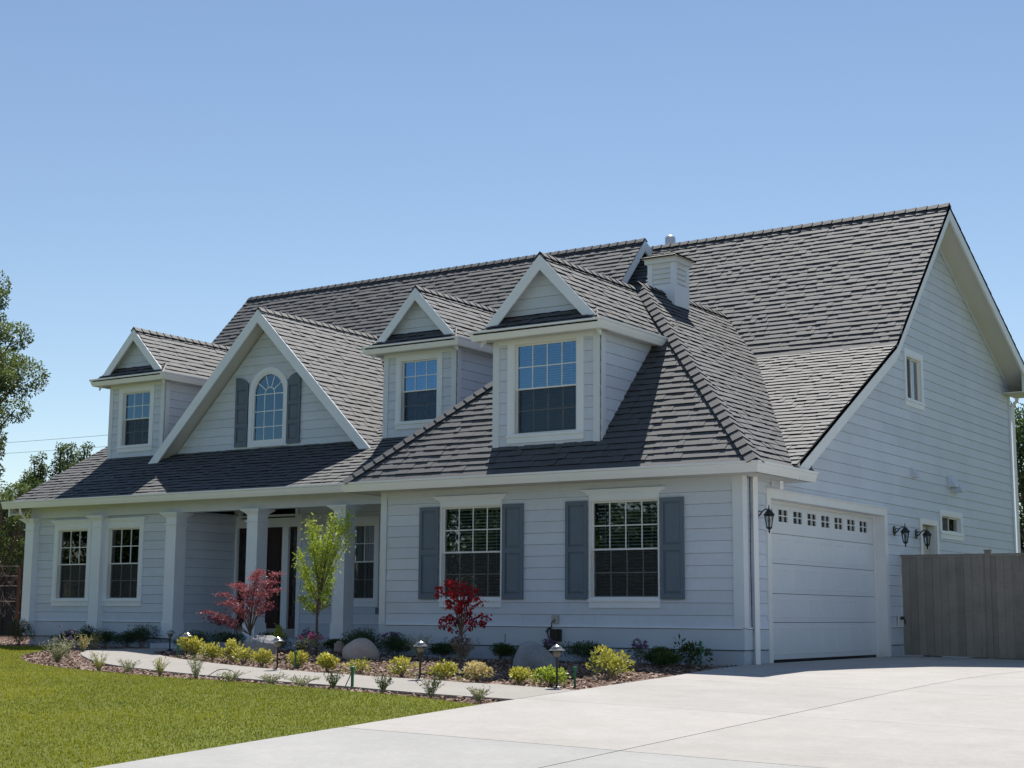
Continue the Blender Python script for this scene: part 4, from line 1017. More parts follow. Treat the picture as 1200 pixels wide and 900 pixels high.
shrub('azalea', -.25, -3.3, .56, .44, Y, 'tall leggy shrub with yellow and pink-edged leaves nearest the driveway', 'shrub', n=620, ls=.055, aspect=.5, clumps=13, loose=1.25)
shrub('azalea', -.5, -2.9, .5, .44, MT['l_yellow'], 'thin yellow-leaved shrub behind the leggy pink-edged one', 'shrub', n=220, ls=.05, clumps=8, loose=1.4)
DK = MT['l_dark']; GRP = 'dark evergreen shrubs against the foundation'
for (x, y, w, h, lb) in (
  (-16.6, .75, .7, .55, 'dark spiky shrub at the far left corner of the house'),
  (-15.2, .85, .7, .30, 'low dark shrub under the leftmost ground floor window'),
  (-14.75, .95, .5, .40, 'dark shrub between the two left ground floor windows, behind the flowers'),
  (-14.1, .85, .7, .34, 'dark rounded shrub under the left edge of the second window'),
  (-13.5, .85, .7, .32, 'dark low shrub under the second window, beside the lit walkway'),
  (-13.0, .75, .8, .50, 'largest dark shrub left of the first porch column'),
  (-11.3, .55, .9, .36, 'dark shrub at the foot of the porch, left of the maroon maple'),
  (-10.4, .55, .9, .42, 'dark bushy shrub behind the grey jagged boulder'),
  (-9.35, .5, .7, .38, 'dark shrub in front of the porch right of the maroon maple'),
  (-7.9, .45, .6, .26, 'dark shrub between the slender lime tree and the right porch column'),
  (-7.2, .35, .8, .34, 'dark shrub in front of the right porch column'),
  (-6.6, -.35, .9, .42, 'wide dark shrub at the left corner of the garage wing'),
  (-5.85, -.4, .7, .34, 'dark shrub in front of the siding between the pink boulder and the first shutter'),
  (-5.0, -.35, .7, .24, 'dark shrub under the left shutter of the wing'),
  (-3.95, -.3, .55, .25, 'green mounded shrub just right of the scarlet maple trunk'),
  (-3.45, -.3, .6, .24, 'green mounded shrub left of the dark boulder'),
  (-2.2, -.6, 1.0, .38, 'broad dark green shrub right of the dark boulder'),
  (-1.05, -.45, .5, .24, 'small green shrub behind the purple flowers'),
  (-.85, -.9, .55, .26, 'bright green mounded shrub near the right window sill'),
  (-.55, -1.25, .45, .20, 'low green mound nearest the garage corner')):
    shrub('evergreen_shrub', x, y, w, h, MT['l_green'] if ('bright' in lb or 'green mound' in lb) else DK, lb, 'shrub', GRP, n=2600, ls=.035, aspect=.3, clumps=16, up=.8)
# rhododendron
t = shrub('rhododendron', -.60, -.42, .55, .44, MT['l_green'], 'open rhododendron with leaf whorls by the garage corner', 'shrub', n=260, ls=.09, aspect=.3, clumps=9, loose=1.4)
# flowers
shrub('flowering_plant', -7.25, -.95, .50, .30, MT['l_grey'], 'pink flowering perennial at the foot of the slender lime tree', 'flowering plant', n=420, ls=.03, clumps=9, flowers=(MT['p_pink'], 26, .035))
FG_ = 'purple flowering perennials'
for x, y, w, h, lb in ((-8.0, -.1, .5, .34, 'purple flowers behind the pink ones, beside the slender lime tree'), (-6.05, -.35, .55, .40, 'purple flowers at the left corner of the garage wing behind the pink boulder'), (-4.45, -.6, .65, .34, 'purple flowers around the trunk of the scarlet maple'), (-2.75, -.7, .4, .32, 'thin purple flowers under the black box on the wall'), (-.95, -1.3, .5, .34, 'violet flowers between the leggy shrub and the green mounds')):
    shrub('flowering_plant', x, y, w, h, MT['l_dark'], lb, 'flowering plant', FG_, n=420, ls=.03, clumps=9, flowers=(MT['p_purple'], 34, .026))
def wispy(name, x, y, w, h, m, label, cat, group=None, stems=22, n=9, ls=.03, flowers=None):
    z0 = float(mz(x, y)); t = tag(empty(name, None, (x, y, z0)), label, cat, group); mb = MB(); P = []; F = []
    for i in range(stems):
        a = rng.uniform(0, 6.283); r = rng.uniform(.1, .5)*w; hh = h*rng.uniform(.55, 1); tip = np.array([r*math.cos(a), r*math.sin(a), hh])
        mb.tube([(tip[0]*.1, tip[1]*.1, -.01), (tip[0]*.5, tip[1]*.5, hh*.6), tip], [.003, .0025, .0015], 4)
        for k in range(n):
            f = rng.uniform(.15, 1); P.append(np.array([tip[0]*f**1.2, tip[1]*f**1.2, hh*f])+rng.normal(0, .008, 3))
        F.append(tip)
    mb.build('stem', MT['l_grey'], t); P = np.array(P); quads_mesh('foliage', leafset(P, ls, .35, .6), rng.uniform(0, 1, len(P)), m, t)
    if flowers:
        Q = np.concatenate([f[None]+rng.normal(0, .014, (10, 3)) for f in F[:flowers[1]]]); tag(quads_mesh('flowers', leafset(Q, .03, .8, .5), rng.uniform(0, 1, len(Q)), flowers[0], t), kind='stuff')
    return t
PG = 'small perennials between lawn and walkway'
wispy('perennial', -9.95, -3.75, .65, .38, MT['l_grey'], 'pale bushy perennial at the left tip of the planting bed', 'plant', stems=60, n=14, ls=.04)
wispy('perennial', -10.6, -3.0, .5, .52, MT['l_grey'], 'perennial with upright purple flower heads at the left tip of the bed', 'flowering plant', stems=18, n=6, flowers=(MT['p_purple'], 10))
wispy('perennial', -12.0, -1.5, .4, .32, MT['l_yellowp'], 'yellow and orange leaved perennial at the left bend of the walkway', 'plant', stems=34, n=12, ls=.04)
wispy('perennial', -13.0, -.35, .3, .30, MT['l_yellowp'], 'small reddish perennial under the second ground floor window', 'plant', stems=20, n=10, ls=.04)
for x, y, w, h, m, lb in ((-7.60, -4.95, .42, .34, MT['l_yellow'], 'wispy yellow-green perennial, second from the left tip of the bed'),
  (-6.95, -5.0, .40, .22, MT['l_grey'], 'low pale grassy perennial between two taller ones near the lawn'),
  (-6.02, -5.28, .38, .30, MT['l_yellow'], 'yellow-green perennial with one tall shoot at the lawn edge'),
  (-5.12, -5.5, .46, .40, MT['l_grey'], 'taller pale perennial with dots of pink left of the wire hoop'),
  (-4.35, -5.66, .48, .16, MT['l_grey'], 'low grey-green perennial right of the wire hoop'),
  (-3.62, -5.72, .50, .14, MT['l_grey'], 'flat grey perennial at the lawn edge below the second path light'),
  (-3.0, -5.86, .50, .13, MT['l_grey'], 'flat spreading grey perennial on the lawn edge right of the second path light'),
  (-2.40, -5.98, .34, .24, MT['l_green'], 'green perennial just left of the green pipe'),
  (-1.52, -6.15, .34, .26, MT['l_green'], 'bushy green perennial right of the green pipe'),
  (-.68, -6.38, .38, .30, MT['l_green'], 'fullest green perennial below the middle path light'),
  (.12, -6.62, .42, .17, MT['l_grey'], 'rightmost low sage perennial where bed, lawn and driveway meet')):
    wispy('perennial', x, y, w, h*.8, m, lb, 'plant', PG, stems=30, n=9, ls=.032)
wispy('perennial', -3.95, -1.25, .7, .34, MT['l_maroon'], 'dark brownish low plant at the foot of the scarlet maple', 'plant', stems=60, n=10, ls=.03)
wispy('perennial', -4.95, -1.0, .55, .38, MT['l_grey'], 'dry pale grass clump left of the scarlet maple', 'plant', stems=60, n=9, ls=.03)
wispy('ornamental_grass', -8.45, -.35, .22, .42, MT['l_lime'], 'upright lime grass tuft behind the second path light', 'grass tuft', stems=40, n=10, ls=.07)

# ---- small trees
def limb(mb, pts, r0, r1, n=6): 
    k = len(pts); mb.tube(pts, [r0+(r1-r0)*i/(k-1) for i in range(k)], n)
def small_tree(name, x, y, label, group, branches, leafm, ls, per, aspect, spread, trunk, up=.2, droop=0.0, stake=None, flat=1.0, bark='greystem'):
    z0 = float(mz(x, y)); t = tag(empty(name, None, (x, y, z0)), label, 'tree', group)
    mb = MB(); limb(mb, trunk[0], trunk[1], trunk[2], 8); mb.build('trunk', MT[bark], t)
    P = []
    bmb = MB()
    for br in branches:
        pts = [Vector(p) for p in br]; limb(bmb, pts, .0065, .002, 5)
        L = [(pts[i], pts[i+1]) for i in range(len(pts)-1)]
        for i in range(per):
            a, b = L[min(int(rng.uniform(.35, 1)*len(L)), len(L)-1)]; f = rng.uniform(0, 1); c = a.lerp(b, f)
            s = spread*(.6+.4*f); P.append((c.x+rng.normal(0, s), c.y+rng.normal(0, s), c.z+rng.normal(0, s*.6*flat)))
    bmb.build('branch', MT[bark], t)
    P = np.array(P); V = leafset(P, ls, aspect, up, droop)
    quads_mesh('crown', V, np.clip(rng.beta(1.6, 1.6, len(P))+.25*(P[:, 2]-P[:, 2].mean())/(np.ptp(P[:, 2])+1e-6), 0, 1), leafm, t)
    return t
# maroon Japanese maple in front of the porch: wide layered crown
br = []
for (dx, dy, z) in ((-1.0, .0, .52), (-.85, -.3, .62), (-.75, .25, .80), (-.55, -.2, .92), (-.45, .2, 1.08), (-.15, -.25, 1.10), (-.1, .2, 1.22), (.15, 0, 1.27), (.35, -.15, 1.30), (.55, .1, 1.27), (.62, -.1, 1.12), (.40, .25, 1.0), (.55, -.25, .92), (.25, -.3, .78), (-.3, -.35, .78), (-.6, .35, .66), (.15, .3, .70), (.45, 0, .76), (-.95, .1, .45), (-.35, .1, .65), (-.2, .3, .95), (.1, -.2, .98), (.3, .1, 1.14), (-.4, -.4, .55)):
    br.append([(0, 0, .25), (dx*.35, dy*.35, z*.78), (dx*.75, dy*.75, z*.98), (dx, dy, z)])
small_tree('japanese_maple', -8.68, -.8, 'maroon weeping maple with layered feathery crown in front of the porch', 'ornamental maples', br, MT['l_maroon'], .048, 230, .33, .070, ([(0, 0, -.05), (.02, 0, .25), (.0, 0, .6)], .020, .010), up=.0, flat=.35, bark='bark')
br = []
for (dx, dy, z) in ((-.60, .05, 1.04), (-.48, -.1, 1.14), (-.38, .1, 1.20), (-.22, -.05, 1.24), (-.05, .05, 1.20), (.12, 0, 1.16), (.28, .05, 1.10), (-.30, .15, 1.06), (-.1, -.15, 1.05), (.36, .0, .98), (.42, .05, .90), (.18, .1, 1.0), (-.3, 0, .92), (-.42, .1, .86), (-.1, .1, .92), (.1, -.1, .88), (-.45, 0, .62), (-.36, .1, .66), (-.22, -.05, .68), (.12, .1, .72), (.22, 0, .66), (.5, .05, .68), (.56, 0, .60), (.47, .05, .56), (-.5, .0, .52), (-.02, 0, .8)):
    br.append([(0, 0, .35), (dx*.3, dy*.3, z*.85), (dx*.8, dy*.8, z*1.0), (dx, dy, z)])
br = [[(a*.84, b*.84, c*.90) for (a, b, c) in q] for q in br]
small_tree('japanese_maple', -3.81, -1.5, 'scarlet leaved young maple in front of the left shutter of the wing', 'ornamental maples', br, MT['l_red'], .070, 34, .45, .036, ([(0, 0, -.05), (.01, 0, .35), (.0, 0, .7), (-.02, 0, .95)], .014, .006), up=-.1, droop=.9, bark='bark')
br = []
spec = ((-.40, 1.40), (-.38, 1.25), (-.30, 1.60), (-.22, 1.85), (-.18, 2.1), (-.12, 2.15), (-.35, 1.05), (-.25, .85), (-.10, 1.0), (-.05, 1.35), (.0, 1.65), (.05, 1.9), (.12, 1.5), (.25, 1.75), (.35, 2.0), (.42, 2.2), (.55, 2.25), (.62, 2.1), (.70, 2.0), (.55, 1.85), (.45, 1.65), (.30, 1.35), (.2, 1.15), (-.2, 1.35), (.1, .8), (.28, 1.0), (.15, 1.7), (-.28, .72), (.08, 2.0), (.3, 2.15), (-.1, 1.8), (.48, 2.05))
for i, (dx, z) in enumerate(spec):
    s = .12*math.sin(i*2.4); zb = .55+.28*max(z-.7, 0)
    br.append([(.03*z, 0, zb), (dx*.45, s*.5, zb+(z-zb)*.45), (dx*.85, s, zb+(z-zb)*.85), (dx, s*1.2, z)])
small_tree('lime_tree', -7.25, -.75, 'slender young tree with bright lime foliage in front of the right porch column', 'young ornamental trees', br, MT['l_lime'], .060, 150, .34, .058, ([(0, 0, -.05), (.0, 0, .7), (.06, 0, 1.1), (.22, 0, 1.6)], .024, .009), up=.5, bark='bark')

# ---- rocks
def rock(x, y, size, m, label, seed, rough=.12, ang=False, sink=.12):
    r = np.random.default_rng(seed); bm = bmesh.new(); bmesh.ops.create_icosphere(bm, subdivisions=4, radius=1)
    pl = [(Vector(r.normal(0, 1, 3)).normalized(), r.uniform(.62, .9)) for _ in range(12 if ang else 5)]
    ph = r.uniform(0, 6, 9)
    for v in bm.verts:
        p = v.co.copy()
        for n_, d in pl:
            k = p.dot(n_)
            if k > d: p -= n_*(k-d)*(.9 if ang else .5)
        f = 1+rough*(math.sin(p.x*3+ph[0])*math.cos(p.y*4+ph[1])+.5*math.sin(p.z*7+ph[2]+p.x*5)+.25*math.sin(p.y*15+ph[3])*math.cos(p.x*13+ph[4]))
        p *= f; v.co = Vector((p.x*size[0], p.y*size[1], p.z*size[2]))
    me = bpy.data.meshes.new('boulder'); bm.to_mesh(me); bm.free(); me.polygons.foreach_set('use_smooth', [True]*len(me.polygons))
    o = link('boulder', me, m); o.location = (x, y, float(mz(x, y))+size[2]*.12); return tag(o, label, 'rock', 'boulders in the front bed')
rock(-8.05, -1.15, (.33, .28, .30), MT['rocklight'], 'jagged grey boulder with white veins left of the second path light', 3, .08, True, .1)
rock(-5.60, -1.6, (.32, .26, .27), MT['rockpink'], 'smooth pinkish boulder in full sun in front of the porch column', 8, .05)
rock(-2.02, -2.3, (.35, .27, .31), MT['rockdark'], 'large rounded dark boulder in the shade under the right window', 15, .035)
rock(-9.95, -.15, (.20, .18, .13), MT['rockdark'], 'small bluish boulder in the shade beside the maroon maple', 21, .06)

# ---- path lights, stakes, caps
def path_light(x, y, h, label, lean=0.0):
    z0 = float(mz(x, y)); t = tag(empty('path_light', None, (x, y, z0)), label, 'path light', 'low path lights beside the walkway'); t.rotation_euler = (lean*.6, lean, 0)
    mb = MB(); mb.lathe((0, 0, 0), [(.012, -.05), (.014, h-.15), (.020, h-.14)], 12); mb.build('stem', MT['darkpost'], t)
    mb = MB(); mb.lathe((0, 0, 0), [(.055, 0), (.06, .008), (.03, .02), (.015, .035)], 16); mb.build('base', MT['darkpost'], t)
    mb = MB(); mb.lathe((0, 0, h), [(.020, -.13), (.034, -.118), (.044, -.098), (.046, -.062)], 20); mb.build('lens', MT['frost'], t, True)
    mb = MB(); mb.lathe((0, 0, h), [(.045, -.052), (.095, -.056), (.098, -.050), (.062, -.030), (.030, -.026)], 24); mb.build('shade', MT['bronze'], t, True)
    mb = MB(); mb.lathe((0, 0, h), [(.030, -.024), (.062, -.026), (.064, -.020), (.040, -.004), (.010, .006), (.004, .016)], 24); mb.build('cap', MT['bronze'], t, True)
    mb = MB()
    for k in range(3):
        a = k*2.1; mb.tube([(.055*math.cos(a), .055*math.sin(a), h-.075), (.055*math.cos(a), .055*math.sin(a), h-.055)], .004, 5)
    mb.build('bracket', MT['darkpost'], t)
path_light(-10.92, -.47, .36, 'path light standing in the shade at the foot of the porch column')
path_light(-8.91, -2.01, .38, 'sunlit path light among the leftmost golden shrubs', .02)
path_light(-5.23, -3.86, .44, 'path light in front of the grey jagged boulder at the walkway edge', -.02)
path_light(-2.28, -4.48, .46, 'path light right of the pink boulder at the walkway edge', .03)
path_light(-.01, -4.89, .47, 'path light nearest the driveway at the walkway end', -.01)
def riser(x, y, h, label, head=True, pipe=.014):
    z0 = float(mz(x, y)); mb = MB(); mb.lathe((0, 0, 0), [(pipe, -.04), (pipe, h-.05), (pipe*1.5, h-.045), (pipe*1.6, h-.01), (pipe*.8, h)], 10)
    o = mb.build('sprinkler_riser', MT['green']); o.location = (x, y, z0); return tag(o, label, 'sprinkler', 'green sprinkler risers')
riser(-9.25, -1.88, .19, 'green sprinkler riser left of the leftmost sunlit path light')
riser(-5.24, -3.48, .24, 'thin green sprinkler riser beside the golden shrub right of the second path light')
riser(-2.27, -5.79, .24, 'stout green riser with a black hose standing on the lawn side of the walkway', pipe=.018)
riser(.02, -4.55, .22, 'bright green sprinkler riser right of the path light nearest the driveway')
riser(-.42, -.5, .34, 'thin green riser beside the rhododendron')
mb = MB(); mb.tube([(0, 0, .02), (.10, .01, .075), (.20, .0, .11), (.32, 0, .12), (.44, 0, .10), (.52, 0, .05), (.56, 0, -.01)], .005, 6); o = mb.build('drip_hose', MT['black']); o.location = (-5.0, -5.42, float(mz(-5, -5.42))); tag(o, 'thin black drip hose arching over the mulch at the lawn edge', 'hose')
mb = MB(); mb.tube([(-.12, .02, 0), (-.09, .0, .03), (-.05, 0, .10), (-.02, 0, .16)], .006, 6); o = mb.build('drip_hose', MT['black']); o.location = (-2.27, -5.79, float(mz(-2.27, -5.79))); tag(o, 'short black hose running up to the stout green riser', 'hose')
def capped(x, y, r, h, m, label):
    z0 = float(mz(x, y)); mb = MB(); mb.lathe((0, 0, 0), [(r*.92, -.03), (r, .0), (r, h*.72), (r*1.05, h*.74), (r*1.05, h*.8), (r*.55, h*.82), (r*.5, h), (0, h)], 18)
    o = mb.build('pipe_cap', m, None, False); o.location = (x, y, z0); return tag(o, label, 'pipe cap')
capped(-7.19, -.25, .085, .17, MT['rockpink'], 'pale capped pipe stub left of the pink boulder')
capped(-8.15, -.1, .09, .15, MT['darkwood'], 'brown round cap in the shade left of the slender lime tree')
mb = MB(); mb.tube([(0, 0, -.05), (.0, 0, .38)], .006, 6); o = mb.build('plant_stake', MT['black']); o.location = (-3.88, -.25, 0); tag(o, 'thin black stake right of the scarlet maple against the wall', 'stake')

# ---- wall lanterns
def lantern(y, label, z=2.13, s=1.0):
    t = tag(empty('wall_lantern', None, (.02, y, z)), label, 'wall lamp', 'black carriage lanterns on the garage wall'); B = MT['black']
    mb = MB(); P = []
    for k in range(16):
        a = 2*math.pi*k/16; P.append((0, .045*math.cos(a)*s, .085*math.sin(a)*s+.03))
    mb.prism(P, (.022, 0, 0)); mb.build('backplate', B, t)
    mb = MB(); mb.tube([(.02, 0, .0), (.06, 0, .02), (.10, 0, .07), (.15, 0, .10), (.20, 0, .085)], [.013, .012, .011, .010, .010], 8)
    mb.tube([(.02, 0, .05), (.06, 0, .075), (.09, 0, .06)], [.009, .008, .006], 8); mb.build('arm', B, t)
    c = (.20, 0, 0); mb = MB(); mb.lathe(c, [(.003, .16), (.011, .14), (.006, .125), (.014, .11), (.010, .095), (.03, .085), (.06, .05), (.088, .018), (.092, .01), (.078, .004), (.0, .003)], 6); mb.build('cap', B, t)
    mb = MB()
    for k in range(6):
        a = math.pi/3*k; r0, r1 = .070, .040; mb.tube([(c[0]+r0*math.cos(a), r0*math.sin(a), .006), (c[0]+r1*math.cos(a), r1*math.sin(a), -.165)], .0055, 5)
        a2 = a+math.pi/3
        for (r, zz) in ((.071, .0), (.0405, -.163)): mb.tube([(c[0]+r*math.cos(a), r*math.sin(a), zz), (c[0]+r*math.cos(a2), r*math.sin(a2), zz)], .006, 5)
    mb.build('cage', B, t)
    for k in range(6):
        a = math.pi/3*k; a2 = a+math.pi/3; r0, r1 = .066, .037
        mb = MB(); mb.add([(c[0]+r1*math.cos(a), r1*math.sin(a), -.160), (c[0]+r1*math.cos(a2), r1*math.sin(a2), -.160), (c[0]+r0*math.cos(a2), r0*math.sin(a2), .0), (c[0]+r0*math.cos(a), r0*math.sin(a), .0)], [(0, 1, 2, 3)]); mb.build('pane', MT['glass'], t)
    mb = MB(); mb.lathe(c, [(.045, -.165), (.040, -.18), (.018, -.195), (.010, -.21), (.016, -.222), (.010, -.235), (.003, -.255)], 10); mb.build('finial', B, t)
    mb = MB(); mb.lathe(c, [(.016, -.16), (.016, -.10), (.022, -.08), (.020, -.045), (.008, -.02)], 10); mb.build('bulb', MT['frost'], t, True)
    return t
lantern(.44, 'black carriage lantern at the left corner of the garage door', z=2.10)
lantern(6.10, 'black carriage lantern between the garage door and the side door')
lantern(7.24, 'black carriage lantern overlapping the frame of the side door')

# ---- side fence and gate
fe = tag(empty('wooden_fence', None, (0, 6.4, 0)), 'taupe vertical board fence beside the garage wall', 'fence')
x = .03; k = 0
while x < 5.8:
    w = .137; zb = float(gz(x, 6.4))+.02; mb = MB(); c = random.uniform(-.003, .003)
    mb.prism([(x+.002, 0+c, zb), (x+w-.004, 0+c, zb), (x+w-.004, 0+c, 1.715), (x+.002, 0+c, 1.715)], (0, .019, 0)); mb.build('fence_board', MT['fence'], fe); x += w
for px_ in (1.50, 3.75): mb = MB(); mb.box((px_, -.035, -.12), (px_+.09, .06, 1.80)); mb.box((px_-.01, -.045, 1.80), (px_+.10, .07, 1.82)); mb.build('post', MT['fence'], fe)
for (a, b) in ((.03, 1.50), (1.59, 3.75), (3.84, 5.8)):
    mb = MB(); mb.box((a, -.03, 1.72), (b, .06, 1.755)); mb.build('top_rail', MT['fence'], fe)
    for z in (.35, 1.45): mb = MB(); mb.box((a, .02, z), (b, .06, z+.09)); mb.build('rail', MT['fence'], fe)

# ================================================================== background
def big_tree(name, x, y, label, group, h, clumps, n, ls, m, trunk_r=.22, lean=(0, 0), tone_shift=0.0):
    z0 = float(gz(x, y)); t = tag(empty(name, None, (x, y, z0)), label, 'tree', group)
    mb = MB(); zt = h*.35; limb(mb, [(0, 0, -.1), (lean[0]*.3, lean[1]*.3, zt*.5), (lean[0]*.6, lean[1]*.6, zt), (lean[0], lean[1], h*.85)], trunk_r, trunk_r*.25, 9)
    mb.build('trunk', MT['bark'], t); mb = MB(); P = []; D = []
    tot = sum(c[3]**2 for c in clumps)
    for (a, b, c, r) in clumps:
        limb(mb, [(lean[0]*.6, lean[1]*.6, min(zt, c*.6)), (a*.5, b*.5, c*.72), (a, b, c)], trunk_r*.35, .02, 5)
        p, d = sphere_pts(int(n*r*r/tot)+10, (a, b, c), (r, r, r*.8), .35)
        keep = (np.sin(p[:, 0]*4.1/r*.5)*np.sin(p[:, 1]*3.7/r*.5+1)*np.sin(p[:, 2]*4.3/r*.5) > -.45); P.append(p[keep]); D.append(d[keep])
    mb.build('branch', MT['bark'], t); P = np.concatenate(P); D = np.concatenate(D)
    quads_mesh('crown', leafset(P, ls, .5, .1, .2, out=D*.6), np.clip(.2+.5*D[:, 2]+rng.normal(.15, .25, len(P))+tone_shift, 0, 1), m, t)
    return t
def rclumps(n, cx, cy, cz, rx, ry, rz, r, seed):
    g = np.random.default_rng(seed); out = []
    for _ in range(n):
        d = g.normal(0, 1, 3); d /= np.linalg.norm(d); k = g.uniform(.45, 1); out.append((cx+d[0]*rx*k, cy+d[1]*ry*k, cz+d[2]*rz*k, r*g.uniform(.7, 1.25)))
    return out
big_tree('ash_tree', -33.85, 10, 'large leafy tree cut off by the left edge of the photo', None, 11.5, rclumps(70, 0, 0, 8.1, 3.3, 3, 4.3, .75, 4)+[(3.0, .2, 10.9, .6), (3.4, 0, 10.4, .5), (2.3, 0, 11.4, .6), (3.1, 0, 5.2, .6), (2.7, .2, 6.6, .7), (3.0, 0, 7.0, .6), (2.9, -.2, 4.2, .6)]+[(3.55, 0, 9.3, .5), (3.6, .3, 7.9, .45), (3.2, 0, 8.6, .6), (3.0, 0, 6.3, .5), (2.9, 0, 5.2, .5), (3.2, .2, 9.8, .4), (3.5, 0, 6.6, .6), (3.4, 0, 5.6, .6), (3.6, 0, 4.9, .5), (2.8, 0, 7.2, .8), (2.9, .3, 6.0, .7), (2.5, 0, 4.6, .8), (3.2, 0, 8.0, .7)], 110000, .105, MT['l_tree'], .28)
big_tree('shade_tree', -3.3, 27.0, 'broad green tree behind the rear corner of the house', None, 8.0, rclumps(36, 0, 0, 4.2, 2.8, 2.5, 3.0, .9, 9), 26000, .13, MT['l_green'], .25)
big_tree('shade_tree', 6.5, 30.0, 'tall green tree right of the rear corner, beyond the fence', None, 9.0, rclumps(24, 0, 0, 5.0, 3, 3, 3.0, 1.0, 19), 14000, .15, MT['l_green'], .28)
def column_tree(x, y, h, r, label):
    cl = [(rng.uniform(-.25, .25)*r, rng.uniform(-.25, .25)*r, z, r*(1-.88*(z/h)**2.6)*.60+.10) for z in np.linspace(h*.10, h*.98, 34)]
    big_tree('columnar_tree', x, y, label, 'row of columnar trees far behind the left roof slope', h, cl, 22000, .09, MT['l_tree'], .15, tone_shift=-.1)
for (x, h, r, lb) in ((-37.1, 7.05, .62, 'slim columnar tree with the tallest spire, left part of the far row'), (-37.45, 6.6, .55, 'narrow columnar tree leaning against the left of the tallest spire'),
  (-36.3, 7.0, .60, 'single narrow spire in the middle of the columnar row'), (-35.35, 6.9, .80, 'broad columnar tree nearest the roof slope'), (-34.85, 6.4, .80, 'shorter companion tree at the right end of the columnar row'),
  (-37.8, 6.0, .7, 'low columnar tree, third from the left of the row'), (-38.3, 5.7, .7, 'low columnar tree, second from the left of the row'), (-38.95, 5.1, .8, 'lowest columnar tree at the left end of the row'), (-35.8, 5.6, .8, 'low tree filling the gap between the middle and right spires')):
    column_tree(x, 18+rng.uniform(-.4, .4), h, r*1.35, lb)
# nearer small trees and climbing shrubs at the left edge
big_tree('young_tree', -24.2, 6.0, 'young leafy tree beside the left end of the gutter', None, 4.4, rclumps(20, 0, 0, 2.6, .8, .8, 1.5, .36, 31)+[(1.1, 0, 3.4, .25), (.9, 0, 3.0, .25)], 9000, .075, MT['l_tree'], .05)
big_tree('young_tree', -26.5, 8.5, 'second young leafy tree at the left edge, in front of the neighbouring house', None, 4.6, rclumps(20, 0, 0, 3.1, 1.2, 1, 1.3, .45, 33), 8000, .08, MT['l_green'], .05)
nf = tag(empty('dark_fence', None, (0, 0, 0)), 'dark weathered board fence at the far left behind the bare trellis', 'fence')
x = -36.0
while x < -19.5:
    mb = MB(); mb.box((x+.004, 9.0+random.uniform(-.01, .01), -.05), (x+.142, 9.03, 1.85+random.uniform(-.015, .015))); mb.build('fence_board', MT['darkwood'], nf); x += .146
mb = MB(); mb.box((-36, 9.04, 1.5), (-19.5, 9.1, 1.6)); mb.box((-36, 9.04, .3), (-19.5, 9.1, .4)); mb.build('rail', MT['darkwood'], nf)
tl = tag(empty('trellis', None, (-22.6, 5.2, 0)), 'bare wire trellis with a reddish post at the far left', 'trellis')
for dx in (-1.2, -.55): mb = MB(); mb.tube([(dx, 0, -.1), (dx, 0, 1.9)], .018, 6); mb.build('post', MT['greystem'], tl)
mb = MB(); mb.box((.18, 0, -.1), (.23, .05, 1.75)); o = mb.build('post', mat('reddish_post', (.13, .055, .03), .8), tl)
for z in (.9, 1.3, 1.55, 1.8): mb = MB(); mb.tube([(-1.6, 0, z), (.2, 0, z+random.uniform(-.03, .03))], .012, 5); mb.build('crossbar', MT['greystem'], tl)
mb = MB()
for i in range(26):
    a = Vector((random.uniform(-1.3, .4), random.uniform(-.1, .1), random.uniform(.3, 1.7))); pts = [a]
    for k in range(4): pts.append(pts[-1]+Vector((random.uniform(-.22, .22), random.uniform(-.06, .06), random.uniform(-.16, .2))))
    mb.tube(pts, [.010, .008, .006, .004, .003], 4)
mb.build('bare_vine', MT['greystem'], tl)
# neighbouring house at the left
nh = tag(empty('neighbour_house', None, (-38, 20, 0)), 'pale beige house glimpsed behind the trees at the left edge', 'house')
mb = MB(); mb.box((-6, 0, -.2), (7, 8, 3.9)); mb.build('wall', MT['stucco'], nh)
mb = MB(); mb.prism([(-6.6, -.6, 3.8), (7.6, -.6, 3.8), (7.6, 4, 5.2), (-6.6, 4, 5.2)], (0, 0, .15)); mb.prism([(-6.6, 8.6, 3.8), (7.6, 8.6, 3.8), (7.6, 4, 5.2), (-6.6, 4, 5.2)], (0, 0, .15)); mb.build('roof', MT['roofbrown'], nh)
for a in (-3.5, 1, 4.8):
    mb = MB(); mb.box((a, -.05, 1.0), (a+1.2, .02, 2.3)); w_ = mb.build('window', MT['vinyl'], nh); mb = MB(); mb.box((a+.08, -.06, 1.08), (a+1.12, -.052, 2.22)); mb.build('pane', MT['glass_up'], w_)
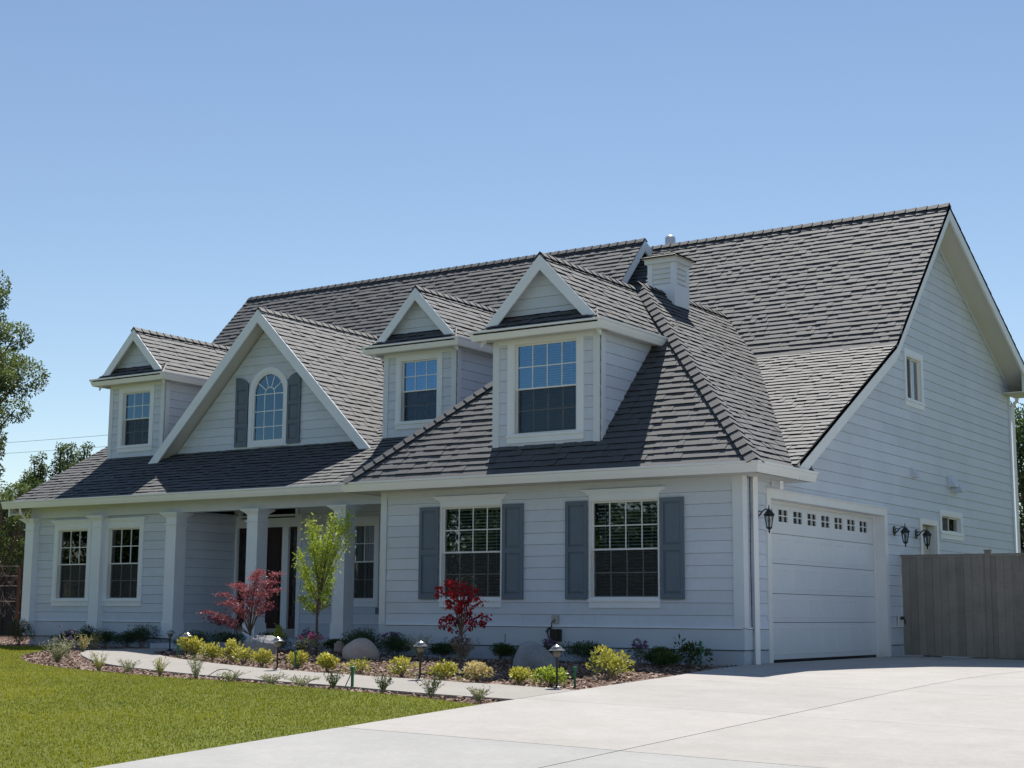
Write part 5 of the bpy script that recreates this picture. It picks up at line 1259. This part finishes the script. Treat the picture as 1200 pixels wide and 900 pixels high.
# power lines
for i, (y, z, lb) in enumerate(((60.0, 14.35, 'upper overhead cable crossing the sky behind the left dormer'), (60.6, 13.55, 'lower overhead cable crossing the sky behind the left dormer'))):
    mb = MB(); mb.tube([(-130+110*t, y, z-.9*4*t*(1-t)+.75) for t in np.linspace(0, 1, 25)], .014, 5); tag(mb.build('power_line', MT['black']), lb, 'power line', 'overhead cables')
for x_, lb in ((-130, 'utility pole carrying the far cables, out to the left'), (-20, 'utility pole carrying the far cables, hidden behind the house')):
    t = tag(empty('utility_pole', None, (x_, 60.3, 0)), lb, 'utility pole'); mb = MB(); mb.tube([(0, 0, -.2), (0, 0, 15.4)], [.16, .10], 10); mb.build('post', MT['darkwood'], t); mb = MB(); mb.box((-.06, -.9, 14.7), (.06, .9, 14.85)); mb.build('crossarm', MT['darkwood'], t)

# ---- across the street (seen only in the window panes)
bh = tag(empty('brick_house', None, (-22, -46, -.9)), 'red brick house across the street, reflected in the windows', 'house')
mb = MB(); mb.box((-7, -8, 0), (7, 0, 3.2)); mb.build('wall', MT['brickm'], bh)
mb = MB(); mb.prism([(-7.6, .6, 3.1), (7.6, .6, 3.1), (7.6, -4, 6.2), (-7.6, -4, 6.2)], (0, 0, .15)); mb.prism([(-7.6, -8.6, 3.1), (7.6, -8.6, 3.1), (7.6, -4, 6.2), (-7.6, -4, 6.2)], (0, 0, .15)); mb.build('roof', MT['roofbrown'], bh)
for a in (-5, -1, 3):
    mb = MB(); mb.box((a, 0, 1.0), (a+1.5, .05, 2.4)); mb.build('window', MT['vinyl'], bh)
ST = ((-3, -44, 9, 'opposite the driveway'), (-8, -41, 8, 'opposite the right window of the wing'), (-12.5, -40, 9, 'opposite the left window of the wing'), (-17, -39, 8, 'opposite the porch'), (-22.5, -38, 7, 'in front of the brick house'), (-27.5, -38, 9, 'opposite the left room'), (-32, -39, 8, 'beyond the left room'), (-37, -40, 10, 'at the far left'), (-43, -42, 9, 'left of the far left one'), (-49, -41, 8, 'beyond the garden corner'), (-55, -42, 9, 'second farthest along the road'), (-61, -42, 8, 'farthest but one along the road'), (-67, -43, 9, 'farthest along the road to the left'))
for k, (x, y, h, lb) in enumerate(ST):
    big_tree('street_tree', x, y, 'street tree across the road '+lb, 'street trees across the road', h, rclumps(30, 0, 0, h*.52, 3.0, 2.6, h*.42, 1.25, 50+k), 9000, .30, MT['l_green'], .22)
